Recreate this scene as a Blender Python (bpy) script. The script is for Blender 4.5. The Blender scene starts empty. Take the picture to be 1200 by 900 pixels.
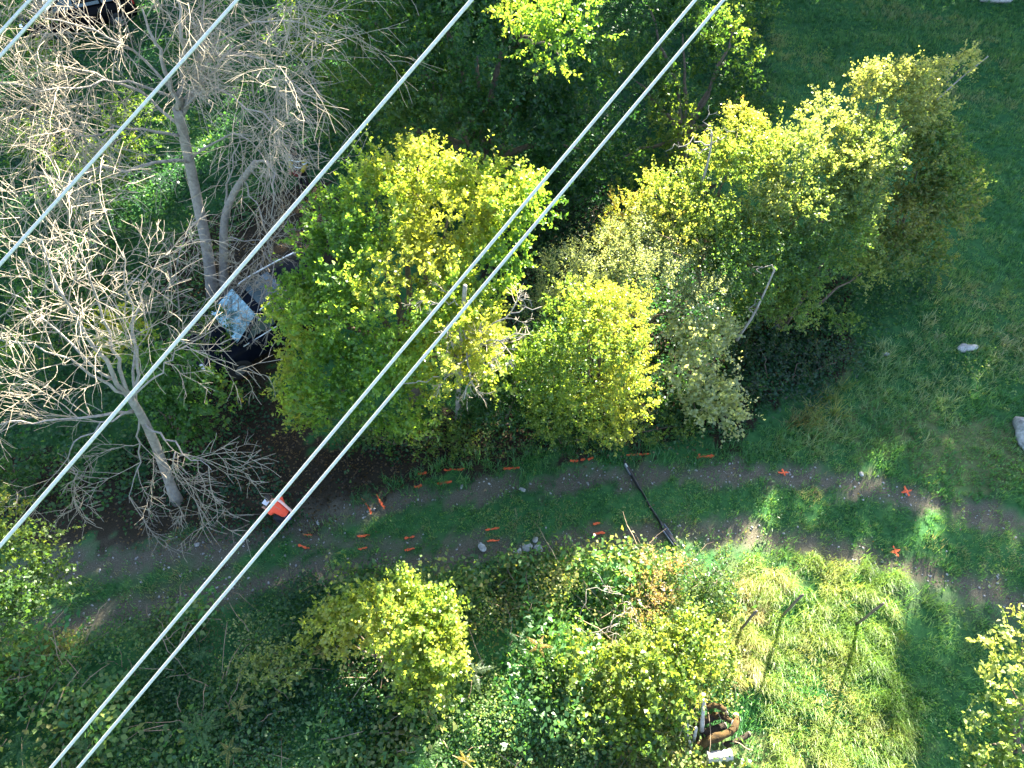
import bpy, bmesh, math, random
import numpy as np
from mathutils import Vector, Matrix
from math import radians, sin, cos, pi, tan, atan2, sqrt

# ------------------------------------------------------------------ camera, sky, sun, exposure
scene = bpy.context.scene
C = scene.collection
CAM_H, DEP, FPX = 15.0, radians(55), 833.0
cam_d = bpy.data.cameras.new('drone_camera')
cam_d.sensor_width = 36.0
cam_d.lens = 36.0 * FPX / 1200.0
cam_d.clip_start = 0.1
cam_d.clip_end = 3000
cam = bpy.data.objects.new('drone_camera', cam_d)
cam.location = (0, 0, CAM_H)
cam.rotation_euler = (radians(90) - DEP, 0, 0)
C.objects.link(cam)
scene.camera = cam

SUN_EL, SUN_AZ = radians(25), radians(28)
world = bpy.data.worlds.new('World')
scene.world = world
world.use_nodes = True
wn = world.node_tree
sky = wn.nodes.new('ShaderNodeTexSky')
sky.sky_type = 'NISHITA'
sky.sun_disc = False
sky.sun_elevation = SUN_EL
sky.sun_rotation = SUN_AZ
wn.links.new(sky.outputs[0], wn.nodes['Background'].inputs[0])
wn.nodes['Background'].inputs[1].default_value = 0.060
sun_d = bpy.data.lights.new('sun', 'SUN')
sun_d.energy = 5.0
sun_d.angle = radians(0.5)
sun_d.color = (1.0, 0.91, 0.70)
sun = bpy.data.objects.new('sun', sun_d)
S = Vector((sin(SUN_AZ) * cos(SUN_EL), cos(SUN_AZ) * cos(SUN_EL), sin(SUN_EL)))
sun.rotation_euler = S.to_track_quat('Z', 'Y').to_euler()
sun.location = S * 60
C.objects.link(sun)
scene.view_settings.view_transform = 'Standard'
scene.view_settings.look = 'None'
scene.view_settings.exposure = 3.75
scene.view_settings.gamma = 1.0
scene.cycles.max_bounces = 6
scene.cycles.transmission_bounces = 4
scene.cycles.diffuse_bounces = 4

# ------------------------------------------------------------------ measuring helpers
FW = np.array([0, cos(DEP), -sin(DEP)]); UP = np.array([0, sin(DEP), cos(DEP)])
def P(px, py, z=0.0):
    """point at height z on the line of sight measured at pixel (px, py) of the photograph"""
    d = FW + np.array([1., 0, 0]) * (px - 600) / FPX + UP * (450 - py) / FPX
    t = (z - CAM_H) / d[2]
    return np.array([d[0] * t, d[1] * t, z])
def pix(p):
    p = np.asarray(p, float)
    q = p - np.array([0, 0, CAM_H])
    dp = q @ FW
    return 600 + FPX * q[..., 0] / dp, 450 - FPX * (q @ UP) / dp
def D3(px, py, depth):
    d = FW + np.array([1., 0, 0]) * (px - 600) / FPX + UP * (450 - py) / FPX
    return d * depth + np.array([0, 0, CAM_H])
def nz(p, f, seed):
    """cheap smooth noise in 0..1 (sums of sines)"""
    r = np.random.RandomState(seed)
    p = np.asarray(p, float)
    out = np.zeros(p.shape[:-1])
    for k in range(5):
        w = r.normal(size=p.shape[-1]); w /= np.linalg.norm(w)
        out += np.sin((p @ w) * f * (0.7 + 0.35 * k) + r.uniform(0, 6.28)) / (1 + .25 * k)
    return np.clip(out / 4.2 + .5, 0, 1)
def seg_dist(p, pts):
    """distance of points p (N,2) to a polyline"""
    best = np.full(len(p), 1e9)
    for a, b in zip(pts[:-1], pts[1:]):
        ab = b - a
        t = np.clip(((p - a) @ ab) / (ab @ ab), 0, 1)
        best = np.minimum(best, np.linalg.norm(p - a - t[:, None] * ab, axis=1))
    return best
def inside(p, poly):
    x, y = p[:, 0], p[:, 1]
    r = np.zeros(len(p), bool)
    n = len(poly)
    for i in range(n):
        x1, y1 = poly[i]; x2, y2 = poly[(i + 1) % n]
        c = ((y1 > y) != (y2 > y)) & (x < (x2 - x1) * (y - y1) / (y2 - y1 + 1e-12) + x1)
        r ^= c
    return r
def W2(l):
    return np.array([P(a, b)[:2] for a, b in l])
def smooth(e0, e1, v):
    t = np.clip((v - e0) / (e1 - e0), 0, 1)
    return t * t * (3 - 2 * t)

# ------------------------------------------------------------------ object helpers
def tag(o, label=None, cat=None, group=None, kind=None):
    if label: o['label'] = label
    if cat: o['category'] = cat
    if group: o['group'] = group
    if kind: o['kind'] = kind
    return o
def empty(name, loc, label, cat, group=None):
    o = bpy.data.objects.new(name, None)
    o.empty_display_size = .2
    o.location = [float(v) for v in loc]
    C.objects.link(o)
    return tag(o, label, cat, group)
def link(name, me, mat, parent=None):
    o = bpy.data.objects.new(name, me)
    C.objects.link(o)
    for m in (mat if isinstance(mat, (list, tuple)) else [mat]):
        if m: me.materials.append(m)
    if parent is not None:
        o.parent = parent
        o.matrix_parent_inverse = Matrix.Translation(-Vector(parent.location))
    return o
def np_mesh(name, v, f, col=None):
    """mesh from arrays: v (N,3), f (M,k)"""
    v = np.ascontiguousarray(v, np.float32); f = np.ascontiguousarray(f, np.int32)
    me = bpy.data.meshes.new(name)
    me.vertices.add(len(v)); me.vertices.foreach_set('co', v.ravel())
    k = f.shape[1]
    me.loops.add(f.size); me.loops.foreach_set('vertex_index', f.ravel())
    me.polygons.add(len(f))
    me.polygons.foreach_set('loop_start', np.arange(0, f.size, k, dtype=np.int32))
    me.polygons.foreach_set('loop_total', np.full(len(f), k, np.int32))
    if col is not None:
        a = me.attributes.new('tint', 'FLOAT_COLOR', 'POINT')
        c = np.ones((len(v), 4), np.float32); c[:, :3] = col
        a.data.foreach_set('color', c.ravel())
    me.update(calc_edges=True)
    return me
class MB:
    """collects boxes, tubes and blobs; build() links them as one mesh object"""
    def __init__(s): s.v, s.f, s.m = [], [], []
    def add(s, v, f, m=0):
        o = sum(len(a) for a in s.v) if False else getattr(s, 'n', 0)
        s.v.append(np.asarray(v, float)); s.n = o + len(v)
        for q in f: s.f.append([i + o for i in q]); s.m.append(m)
    def tube(s, pts, rad, sides=5, cap=True, m=0):
        pts = np.asarray(pts, float); n = len(pts)
        rad = np.broadcast_to(np.asarray(rad, float), (n,))
        t = np.gradient(pts, axis=0); t /= np.linalg.norm(t, axis=1)[:, None] + 1e-9
        ref = np.array([0, 0, 1.]) if abs(t[:, 2]).mean() < .8 else np.array([1., 0, 0])
        a = np.cross(t, ref); a /= np.linalg.norm(a, axis=1)[:, None] + 1e-9
        b = np.cross(t, a)
        th = np.linspace(0, 2 * pi, sides, endpoint=False)
        v = pts[:, None] + rad[:, None, None] * (a[:, None] * np.cos(th)[None, :, None] + b[:, None] * np.sin(th)[None, :, None])
        f = []
        for i in range(n - 1):
            for j in range(sides):
                k = (j + 1) % sides
                f.append((i * sides + j, i * sides + k, (i + 1) * sides + k, (i + 1) * sides + j))
        if cap:
            f.append(tuple(range(sides))[::-1]); f.append(tuple((n - 1) * sides + j for j in range(sides)))
        s.add(v.reshape(-1, 3), f, m)
    def box(s, c, size, rot=None, m=0):
        c = np.asarray(c, float); h = np.asarray(size, float) / 2
        v = np.array([[x, y, z] for x in (-1, 1) for y in (-1, 1) for z in (-1, 1)]) * h
        if rot is not None: v = v @ np.asarray(rot).T
        s.add(v + c, [(0, 1, 3, 2), (4, 6, 7, 5), (0, 4, 5, 1), (2, 3, 7, 6), (0, 2, 6, 4), (1, 5, 7, 3)], m)
    def loft(s, rings, m=0, cap=True):
        k = len(rings[0]); v = np.concatenate([np.asarray(r, float) for r in rings])
        f = []
        for i in range(len(rings) - 1):
            for j in range(k):
                q = (j + 1) % k
                f.append((i * k + j, i * k + q, (i + 1) * k + q, (i + 1) * k + j))
        if cap:
            f.append(tuple(range(k))[::-1]); f.append(tuple((len(rings) - 1) * k + j for j in range(k)))
        s.add(v, f, m)
    def build(s, name, mat, parent=None, smooth_=False, bevel=0):
        me = bpy.data.meshes.new(name)
        me.from_pydata(np.concatenate(s.v).tolist(), [], s.f)
        me.polygons.foreach_set('material_index', s.m)
        if smooth_: me.polygons.foreach_set('use_smooth', [True] * len(me.polygons))
        me.update()
        if bevel:
            bm = bmesh.new(); bm.from_mesh(me)
            bmesh.ops.bevel(bm, geom=bm.edges[:], offset=bevel, segments=2, affect='EDGES', profile=.6)
            bm.to_mesh(me); bm.free()
        return link(name, me, mat, parent)

# ------------------------------------------------------------------ materials
def new_mat(name):
    m = bpy.data.materials.new(name); m.use_nodes = True
    return m, m.node_tree.nodes, m.node_tree.links
def pmat(name, rgb, rough=.7, metal=0, var=.25, scale=12, bump=.0, rgb2=None, spec=.3, detail=6):
    """principled material with a noise mixed between two tones and optional bump"""
    m, n, l = new_mat(name)
    p = n['Principled BSDF']
    p.inputs['Roughness'].default_value = rough
    p.inputs['Metallic'].default_value = metal
    p.inputs['Specular IOR Level'].default_value = spec
    tc = n.new('ShaderNodeTexCoord'); nt = n.new('ShaderNodeTexNoise')
    nt.inputs['Scale'].default_value = scale; nt.inputs['Detail'].default_value = detail; nt.inputs['Roughness'].default_value = .65
    l.new(tc.outputs['Object'], nt.inputs['Vector'])
    r = n.new('ShaderNodeValToRGB')
    c2 = rgb2 or tuple(min(1, c * (1 + var)) for c in rgb)
    r.color_ramp.elements[0].position = .3; r.color_ramp.elements[1].position = .7
    r.color_ramp.elements[0].color = tuple(c * (1 - var) for c in rgb) + (1,)
    r.color_ramp.elements[1].color = tuple(c2) + (1,)
    l.new(nt.outputs['Fac'], r.inputs[0]); l.new(r.outputs[0], p.inputs['Base Color'])
    if bump:
        b = n.new('ShaderNodeBump'); b.inputs['Strength'].default_value = bump; b.inputs['Distance'].default_value = .03
        l.new(nt.outputs['Fac'], b.inputs['Height']); l.new(b.outputs[0], p.inputs['Normal'])
    return m
def leaf_mat(name, trans=.55, gloss=.022, tmul=(2.15, 2.0, .8)):
    """leaf: diffuse + light shining through + a little gloss, colour from the leaf's own tint"""
    m, n, l = new_mat(name)
    n.remove(n['Principled BSDF'])
    at = n.new('ShaderNodeAttribute'); at.attribute_name = 'tint'
    di = n.new('ShaderNodeBsdfDiffuse'); tr = n.new('ShaderNodeBsdfTranslucent'); gl = n.new('ShaderNodeBsdfGlossy')
    gl.inputs['Roughness'].default_value = .42; gl.inputs['Color'].default_value = (.8, .85, .9, 1)
    mu = n.new('ShaderNodeMix'); mu.data_type = 'RGBA'; mu.blend_type = 'MULTIPLY'; mu.inputs[0].default_value = 1
    l.new(at.outputs['Color'], mu.inputs[6]); mu.inputs[7].default_value = tuple(tmul) + (1,)
    l.new(at.outputs['Color'], di.inputs['Color']); l.new(mu.outputs[2], tr.inputs['Color'])
    a = n.new('ShaderNodeMixShader'); a.inputs[0].default_value = trans
    l.new(di.outputs[0], a.inputs[1]); l.new(tr.outputs[0], a.inputs[2])
    b = n.new('ShaderNodeMixShader'); b.inputs[0].default_value = gloss
    l.new(a.outputs[0], b.inputs[1]); l.new(gl.outputs[0], b.inputs[2])
    l.new(b.outputs[0], n['Material Output'].inputs[0])
    return m
M = {}
M['leaf'] = leaf_mat('leaf')
M['grass'] = leaf_mat('grass_blade', .45, .03, (1.9, 1.7, .8))
M['dead_bark'] = pmat('dead_bark', (.22, .20, .18), .85, var=.35, scale=9, bump=.5)
M['dead_twig'] = pmat('dead_twig', (.24, .205, .16), .8, var=.3, scale=5)
M['bark'] = pmat('bark', (.13, .10, .075), .9, var=.4, scale=14, bump=.6)
M['stem'] = pmat('stem', (.16, .12, .08), .85, var=.3, scale=10)
M['wire'] = pmat('wire_aluminium', (.44, .44, .43), .55, 0, var=.22, scale=45, spec=.5)
M['orange'] = pmat('orange_paint', (.62, .10, .035), .8, var=.5, scale=40)
M['stone'] = pmat('pale_stone', (.27, .27, .26), .9, var=.5, scale=9, bump=.9)
M['gravel'] = pmat('gravel_stone', (.30, .29, .28), .9, var=.5, scale=4)

def ground_material():
    m, n, l = new_mat('ground')
    p = n['Principled BSDF']; p.inputs['Roughness'].default_value = .95; p.inputs['Specular IOR Level'].default_value = .15
    tc = n.new('ShaderNodeTexCoord')
    def noise(s, d=6, r=.6):
        t = n.new('ShaderNodeTexNoise'); t.inputs['Scale'].default_value = s; t.inputs['Detail'].default_value = d; t.inputs['Roughness'].default_value = r
        l.new(tc.outputs['Object'], t.inputs['Vector']); return t.outputs['Fac']
    def ramp(src, stops):
        r = n.new('ShaderNodeValToRGB'); e = r.color_ramp.elements
        while len(e) < len(stops): e.new(.5)
        for q, (pos, c) in zip(e, stops): q.position = pos; q.color = tuple(c) + (1,)
        l.new(src, r.inputs[0]); return r.outputs[0]
    def mix(f, a, b):
        x = n.new('ShaderNodeMix'); x.data_type = 'RGBA'
        l.new(f, x.inputs[0]); l.new(a, x.inputs[6]); l.new(b, x.inputs[7]); return x.outputs[2]
    def attr(nm):
        a = n.new('ShaderNodeAttribute'); a.attribute_name = nm; return a.outputs['Fac']
    big, mid, fine = noise(.7), noise(5), noise(45, 4, .7)
    green = ramp(mid, [(.3, (.020, .070, .024)), (.55, (.036, .120, .036)), (.75, (.065, .145, .045))])
    dry = ramp(fine, [(.3, (.09, .08, .035)), (.7, (.24, .20, .10))])
    dirt = ramp(fine, [(.25, (.040, .035, .025)), (.5, (.102, .092, .068)), (.68, (.172, .154, .118)), (.8, (.32, .285, .22))])
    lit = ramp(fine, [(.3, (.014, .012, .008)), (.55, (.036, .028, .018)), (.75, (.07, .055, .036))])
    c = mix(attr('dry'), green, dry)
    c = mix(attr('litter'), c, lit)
    c = mix(attr('dirt'), c, dirt)
    l.new(c, p.inputs['Base Color'])
    b = n.new('ShaderNodeBump'); b.inputs['Strength'].default_value = .8; b.inputs['Distance'].default_value = .04
    l.new(fine, b.inputs['Height']); l.new(b.outputs[0], p.inputs['Normal'])
    return m
M['ground'] = ground_material()

# ------------------------------------------------------------------ ground and track
RUT_UP = W2([(-80, 690), (60, 668), (170, 655), (290, 632), (370, 606), (450, 590), (560, 576), (700, 561), (850, 553), (950, 560), (1060, 580), (1200, 614), (1330, 660)])
RUT_LOW = W2([(-80, 770), (70, 734), (150, 717), (250, 695), (340, 674), (440, 662), (520, 652), (620, 642), (720, 630), (790, 624), (870, 624), (950, 640), (1050, 662), (1130, 684), (1200, 706), (1330, 745)])
RUT_MID = W2([(330, 628), (370, 634), (430, 636), (500, 637), (560, 630)])
BANK = W2([(1060, 690), (1120, 700), (1230, 735)])
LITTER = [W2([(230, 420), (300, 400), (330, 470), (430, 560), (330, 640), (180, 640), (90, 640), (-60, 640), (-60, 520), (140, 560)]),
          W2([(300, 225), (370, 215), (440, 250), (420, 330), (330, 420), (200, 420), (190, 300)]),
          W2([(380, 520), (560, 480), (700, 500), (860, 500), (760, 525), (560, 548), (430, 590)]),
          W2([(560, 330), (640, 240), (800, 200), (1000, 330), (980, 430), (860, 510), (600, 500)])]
def hgt(x, y):
    p = np.stack([np.asarray(x, float), np.asarray(y, float)], -1)
    fade = smooth(0, 5, 25.5 - np.abs(p[..., 0])) * smooth(0, 4, 36 - p[..., 1]) * smooth(0, 3, p[..., 1] + 4)
    h = .28 * (nz(p, .35, 3) - .5) + .10 * (nz(p, 1.3, 5) - .5) + .035 * (nz(p, 5, 8) - .5)
    return h * fade
def masks(p):
    n1 = nz(p, 3.1, 11) - .5; n2 = nz(p, 9, 12) - .5; n3 = nz(p, 19, 13) - .5
    wob = .22 * n1 + .24 * n2 + .20 * n3
    d = np.minimum(seg_dist(p, RUT_UP), seg_dist(p, RUT_LOW))
    left = smooth(-3.0, -7.0, p[:, 0])
    dirt = smooth(.44 + .24 * left + .12 * smooth(3, 6, p[:, 0]), .06, d + wob)
    dirt = np.maximum(dirt, .75 * smooth(.28, .05, seg_dist(p, RUT_MID) + wob))
    dirt = np.maximum(dirt, .35 * smooth(.8, .2, seg_dist(p, BANK) + wob * 2))
    lit = np.zeros(len(p))
    for poly in LITTER:
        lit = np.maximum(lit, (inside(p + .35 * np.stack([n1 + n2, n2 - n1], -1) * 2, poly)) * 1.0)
    dry = smooth(.62, .85, nz(p, 1.1, 21) + .35 * n2) * .5 * smooth(15, 11, p[:, 1]) * smooth(0, 3, p[:, 0])
    return dirt, lit, dry
step = .11
gx = np.arange(-25.5, 25.5 + 1e-6, step); gy = np.arange(-4, 36 + 1e-6, step)
X, Y = np.meshgrid(gx, gy)
gp = np.stack([X.ravel(), Y.ravel()], -1)
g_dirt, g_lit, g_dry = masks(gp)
Z = hgt(gp[:, 0], gp[:, 1]) - .05 * g_dirt
edge = (np.abs(gp[:, 0]) > 25.3) | (gp[:, 1] < -3.9) | (gp[:, 1] > 35.9)
Z[edge] = 0
gv = np.column_stack([gp, Z])
nx, ny = len(gx), len(gy)
ii = (np.arange(ny - 1)[:, None] * nx + np.arange(nx - 1)[None]).ravel()
gf = np.stack([ii, ii + 1, ii + nx + 1, ii + nx], -1)
on_path = g_dirt[gf].mean(1) > .42
def ground_part(name, faces, extra=None):
    used = np.unique(faces); remap = np.zeros(len(gv), np.int32); remap[used] = np.arange(len(used))
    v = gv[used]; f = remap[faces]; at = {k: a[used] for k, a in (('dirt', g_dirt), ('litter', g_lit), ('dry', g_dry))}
    if extra:
        ev, ef = extra
        f = np.concatenate([f, np.array(ef) + len(v)]); v = np.concatenate([v, ev])
        at = {k: np.concatenate([a, np.zeros(len(ev))]) for k, a in at.items()}
    me = np_mesh(name, v, f)
    for k, a in at.items():
        q = me.attributes.new(k, 'FLOAT', 'POINT'); q.data.foreach_set('value', a.astype(np.float32))
    me.polygons.foreach_set('use_smooth', [True] * len(f))
    return tag(link(name, me, M['ground']), kind='structure')
x0, x1, y0, y1 = gx[0], gx[-1], gy[0], gy[-1]; B = 900
ring_v = np.array([[x0, y0, 0], [x1, y0, 0], [x1, y1, 0], [x0, y1, 0], [-B, -B, 0], [B, -B, 0], [B, B, 0], [-B, B, 0]], float)
ring_f = [(4, 5, 1, 0), (5, 6, 2, 1), (6, 7, 3, 2), (7, 4, 0, 3)]
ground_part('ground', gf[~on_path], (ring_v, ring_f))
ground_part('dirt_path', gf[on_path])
def G(px, py, dz=0):
    p = P(px, py)
    for _ in range(2):
        p = P(px, py, float(hgt(p[0], p[1])))
    p[2] += dz
    return p

# ------------------------------------------------------------------ foliage builders
def unit(a): return a / (np.linalg.norm(a, axis=-1, keepdims=True) + 1e-9)
def ramp_col(t, pal):
    t = np.clip(t, 0, .9999) * (len(pal) - 1); i = t.astype(int); f = (t - i)[:, None]
    pal = np.array(pal, float)
    return pal[i] * (1 - f) + pal[i + 1] * f
def leaves(pos, d, nrm, ln, asp, col, rng):
    """diamond leaves folded along the midrib"""
    s = unit(np.cross(d, nrm)); nn = np.cross(s, d)
    w = (ln * asp * .5)[:, None]; L = ln[:, None]
    v = np.stack([pos, pos + d * L * .42 + s * w + nn * w * .35, pos + d * L - nn * L * .12, pos + d * L * .42 - s * w + nn * w * .35], 1)
    f = np.arange(len(pos) * 4).reshape(-1, 4)
    return v.reshape(-1, 3), f, np.repeat(col, 4, 0)
def foliage(lobes, dens, leaf, pal, seed, nl=14, shoot=.34, up=.45, asp=.62, freq=1.1, bias=0., jit=.22, shell=.55, floor=.05, clump=8):
    """many short leafy shoots set through the outer part of the lobes' volume"""
    rng = np.random.RandomState(seed)
    lob = []
    for q in lobes:                       # each bough mass breaks up into smaller uneven clumps
        c0, r0 = np.array(q[:3]), q[3]
        lob.append([*c0, r0 * (.74 if clump else 1)])
        for _ in range(clump):
            w = rng.normal(size=3); w[2] = abs(w[2]) * 1.0 - .35; w /= np.linalg.norm(w)
            lob.append([*(c0 + w * r0 * rng.uniform(.55, .92)), r0 * rng.uniform(.22, .46)])
    lob = np.array(lob); c, r = lob[:, :3], lob[:, 3]
    n = int((dens * .62 * 12.57 * r ** 2).sum())
    k = rng.choice(len(lob), n, p=r ** 2 / (r ** 2).sum())
    u = unit(rng.normal(size=(n, 3)))
    stray = rng.rand(n) < .06
    fl = (u[:, 2] < -.15) & (rng.rand(n) < .6); u[fl, 2] *= -1
    rad = shell + (1.06 - shell) * np.sqrt(rng.rand(n))
    lump = .80 + .42 * nz(u * 2.2 + k[:, None] * 3.7, 2.4, seed + 1)
    rad = np.where(stray, rad + .25, rad)
    pos = c[k] + u * (r[k] * rad * lump)[:, None]
    keep = pos[:, 2] > floor
    for j in range(len(lob)):
        keep &= ~((k != j) & (np.linalg.norm(pos - c[j], axis=1) < r[j] * .6))
    pos, u, k = pos[keep], u[keep], k[keep]; n = len(pos)
    d = unit(u * .8 + np.array([0, 0, up]) + .45 * rng.normal(size=(n, 3)))
    L = shoot * (.5 + .9 * rng.rand(n))
    tip = (rng.rand(n) < .07) & (u[:, 2] > .1)          # long leading shoots make the outline ragged
    L[tip] *= rng.uniform(1.5, 2.6, tip.sum()); d[tip] = unit(d[tip] * .5 + np.array([0, 0, .9]) + .25 * rng.normal(size=(tip.sum(), 3)))
    tone = nz(pos, freq, seed + 2) * 1.1 - .05 + jit * rng.normal(size=n) * .6 + bias
    # leaves
    P_ = np.repeat(pos, nl, 0); D_ = np.repeat(d, nl, 0); L_ = np.repeat(L, nl); U_ = np.repeat(u, nl, 0)
    t = np.tile((np.arange(nl) + .5) / nl, n) + rng.uniform(-.4, .4, n * nl) / nl
    rv = rng.normal(size=(n * nl, 3))
    p = P_ + D_ * (L_ * t)[:, None] + rv * (.05 * L_)[:, None]; p[:, 2] -= .16 * L_ * t ** 2
    ld = unit(D_ * .45 + unit(rng.normal(size=(n * nl, 3))) * .9 + np.array([0, 0, -.12]))
    nr = unit(rng.normal(size=(n * nl, 3)) * .7 + np.array([0, 0, .45]) + U_ * .45)
    ln = leaf * (.65 + .6 * rng.rand(n * nl)) * (1.05 - .35 * t)
    col = ramp_col(np.repeat(tone, nl) + .12 * rng.normal(size=n * nl) + .10 * (t - .5), pal)
    col *= (.8 + .4 * rng.rand(n * nl))[:, None]
    return leaves(p, ld, nr, ln, asp, col, rng)
def cat_mesh(name, parts):
    V, F, Cc, o = [], [], [], 0
    for v, f, c in parts:
        V.append(v); F.append(f + o); Cc.append(c); o += len(v)
    return np_mesh(name, np.concatenate(V), np.concatenate(F), np.concatenate(Cc))
# leaf tones (base colours of the leaves themselves)
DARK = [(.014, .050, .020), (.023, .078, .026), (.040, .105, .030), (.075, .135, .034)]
GREEN = [(.022, .065, .02), (.04, .10, .026), (.075, .14, .032), (.12, .17, .036)]
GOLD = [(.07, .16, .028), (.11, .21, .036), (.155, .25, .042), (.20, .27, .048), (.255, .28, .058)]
LIME = [(.06, .13, .03), (.10, .18, .04), (.16, .225, .045), (.24, .265, .06)]
AMBER = [(.09, .16, .04), (.14, .21, .05), (.21, .26, .065), (.29, .29, .08), (.34, .25, .08)]
PALE = [(.08, .14, .05), (.14, .20, .07), (.22, .26, .10), (.31, .32, .14)]
GREY = [(.09, .13, .07), (.15, .20, .11), (.22, .265, .16), (.30, .33, .21)]
WHITISH = [(.10, .15, .07), (.18, .23, .12), (.27, .31, .18), (.34, .36, .22)]
RUST = [(.09, .09, .045), (.16, .13, .065), (.23, .16, .085), (.30, .24, .14)]

def lob(l): return [tuple(P(a, b, z)) + (r,) for a, b, z, r in l]
def limbs(mb, base, lobes, r0, rng, wob=.12, trunk_top=None):
    """boughs from the foot of a plant to the middle of each lobe"""
    base = np.asarray(base, float)
    for q in lobes:
        e = np.array(q[:3]) ; n = 7
        t = np.linspace(0, 1, n)[:, None]
        mid = (base + e) / 2 + np.array([0, 0, .15 * np.linalg.norm(e - base)])
        pts = (1 - t) ** 2 * base + 2 * t * (1 - t) * mid + t ** 2 * e + rng.normal(size=(n, 3)) * wob * t * (1 - t) * 2
        mb.tube(pts, np.linspace(r0, r0 * .25, n), 5)
def plant(name, label, cat, foot, lobes, dens, leaf, pal, seed, trunk=.05, group=None, crown='crown', stem='trunk', mat='leaf', bark='bark', **kw):
    rng = np.random.RandomState(seed + 50)
    foot = np.asarray(foot, float)
    e = empty(name, foot, label, cat, group)
    L = lob(lobes)
    link(crown, cat_mesh(crown, [foliage(L, dens, leaf, pal, seed, **kw)]), M[mat], e)
    mb = MB()
    if trunk >= .07:
        cz = np.mean([q[:3] for q in L], 0); fork = foot + (cz - foot) * .38 + np.array([0, 0, .2])
        n = 6; t = np.linspace(0, 1, n)[:, None]
        pts = foot * (1 - t) + fork * t + rng.normal(size=(n, 3)) * .04 * t
        pts[0, 2] -= .1
        mb.tube(pts, np.linspace(trunk * 1.35, trunk * .8, n), 8)
        limbs(mb, fork, L, trunk * .6, rng)
    else:
        limbs(mb, foot - np.array([0, 0, .05]), L, max(trunk, .02), rng)
    mb.build(stem, M[bark], e, True)
    return e

# ------------------------------------------------------------------ trees and shrubs in leaf
plant('maple_tree', 'tall yellow-green tree with golden top, beside the bare trees, under the power lines', 'tree', G(490, 470),
      [(475, 350, 4.0, 1.85), (405, 300, 4.1, 1.05), (525, 255, 4.9, 1.25), (592, 232, 5.2, .9), (440, 235, 4.7, .95), (380, 375, 3.4, .95),
       (385, 445, 2.5, 1.0), (455, 465, 2.2, 1.0), (560, 330, 4.2, 1.15), (520, 410, 2.8, 1.2), (575, 420, 2.2, .9), (362, 350, 3.2, .5), (358, 420, 2.3, .5), (490, 195, 5.2, .45), (365, 480, 1.6, .55)],
      26, .105, GOLD, 1, trunk=.16, nl=16, freq=1.6, bias=.12)
plant('field_maple', 'rounded feathery light-green tree at the edge of the track', 'tree', G(690, 480),
      [(690, 430, 2.5, 1.3), (722, 385, 3.1, .85), (640, 435, 2.0, .8), (735, 455, 1.9, .75), (680, 490, 1.2, .8), (690, 370, 3.1, .75), (640, 480, 1.2, .65), (730, 490, 1.2, .5)],
      38, .075, LIME, 2, trunk=.10, nl=18, shoot=.30, freq=1.2, bias=.03)
plant('willow_bush', 'grey-green bush of fine pale leaves behind the light-green tree', 'bush', G(745, 395),
      [(660, 320, 2.3, .75), (710, 305, 2.6, .85), (770, 330, 2.5, .8), (820, 340, 2.2, .7), (745, 285, 2.9, .65), (640, 365, 1.8, .6), (790, 365, 1.7, .75), (690, 345, 2.2, .7), (740, 330, 2.5, .7)],
      36, .065, GREY, 3, nl=16, shoot=.42, up=.8, asp=.42, trunk=.05)
plant('hornbeam', 'amber-yellow shrub at the near end of the hedge, next to the dark tree', 'shrub', G(825, 360),
      [(785, 265, 3.0, .75), (840, 215, 3.4, .95), (880, 178, 3.8, .75), (866, 148, 4.2, .40), (835, 290, 2.6, .85), (800, 225, 3.4, .55), (745, 258, 2.9, .6), (770, 235, 3.2, .6), (715, 285, 2.6, .5)],
      32, .085, AMBER, 4, trunk=.07, nl=16)
plant('hedge_shrub', 'bright pale-green shrub in the middle of the hedge', 'shrub', G(905, 320),
      [(930, 195, 3.6, .85), (962, 150, 4.0, .65), (985, 212, 3.3, .85), (935, 255, 2.8, .9), (895, 250, 2.9, .7), (905, 190, 3.7, .5)],
      32, .085, PALE, 5, trunk=.07, nl=16, bias=.05, group='shrubs of the hedge')
plant('hedge_shrub', 'tallest shrub of the hedge, slender pale tips against the shaded meadow', 'shrub', G(955, 270),
      [(1030, 120, 4.1, .75), (1058, 105, 4.2, .6), (1020, 175, 3.6, .9), (1092, 92, 4.3, .42), (1000, 235, 2.9, .85), (1130, 76, 4.4, .28), (1080, 140, 3.8, .6)],
      40, .085, PALE, 6, trunk=.07, nl=16, bias=.05, group='shrubs of the hedge')
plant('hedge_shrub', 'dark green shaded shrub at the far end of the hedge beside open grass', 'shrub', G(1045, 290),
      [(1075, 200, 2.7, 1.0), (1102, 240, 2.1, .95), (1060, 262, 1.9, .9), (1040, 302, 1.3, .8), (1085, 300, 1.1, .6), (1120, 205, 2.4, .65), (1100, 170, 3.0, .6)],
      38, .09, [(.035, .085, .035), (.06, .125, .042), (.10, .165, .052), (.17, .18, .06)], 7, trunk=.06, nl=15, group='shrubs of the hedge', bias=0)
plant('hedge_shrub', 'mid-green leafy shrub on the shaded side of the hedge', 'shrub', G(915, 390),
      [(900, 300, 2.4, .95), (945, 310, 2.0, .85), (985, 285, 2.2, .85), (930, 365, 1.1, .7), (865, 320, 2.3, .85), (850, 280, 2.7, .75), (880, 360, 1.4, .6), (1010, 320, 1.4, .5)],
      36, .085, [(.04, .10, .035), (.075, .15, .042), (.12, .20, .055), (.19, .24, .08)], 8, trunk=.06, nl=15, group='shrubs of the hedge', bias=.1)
plant('bush', 'small round light-green bush alone on the dark foot of the hedge', 'bush', G(990, 400),
      [(988, 382, .75, .36), (975, 375, .8, .25)], 30, .075, LIME, 9, trunk=.02, stem='stem', bias=.2, nl=14)
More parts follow.
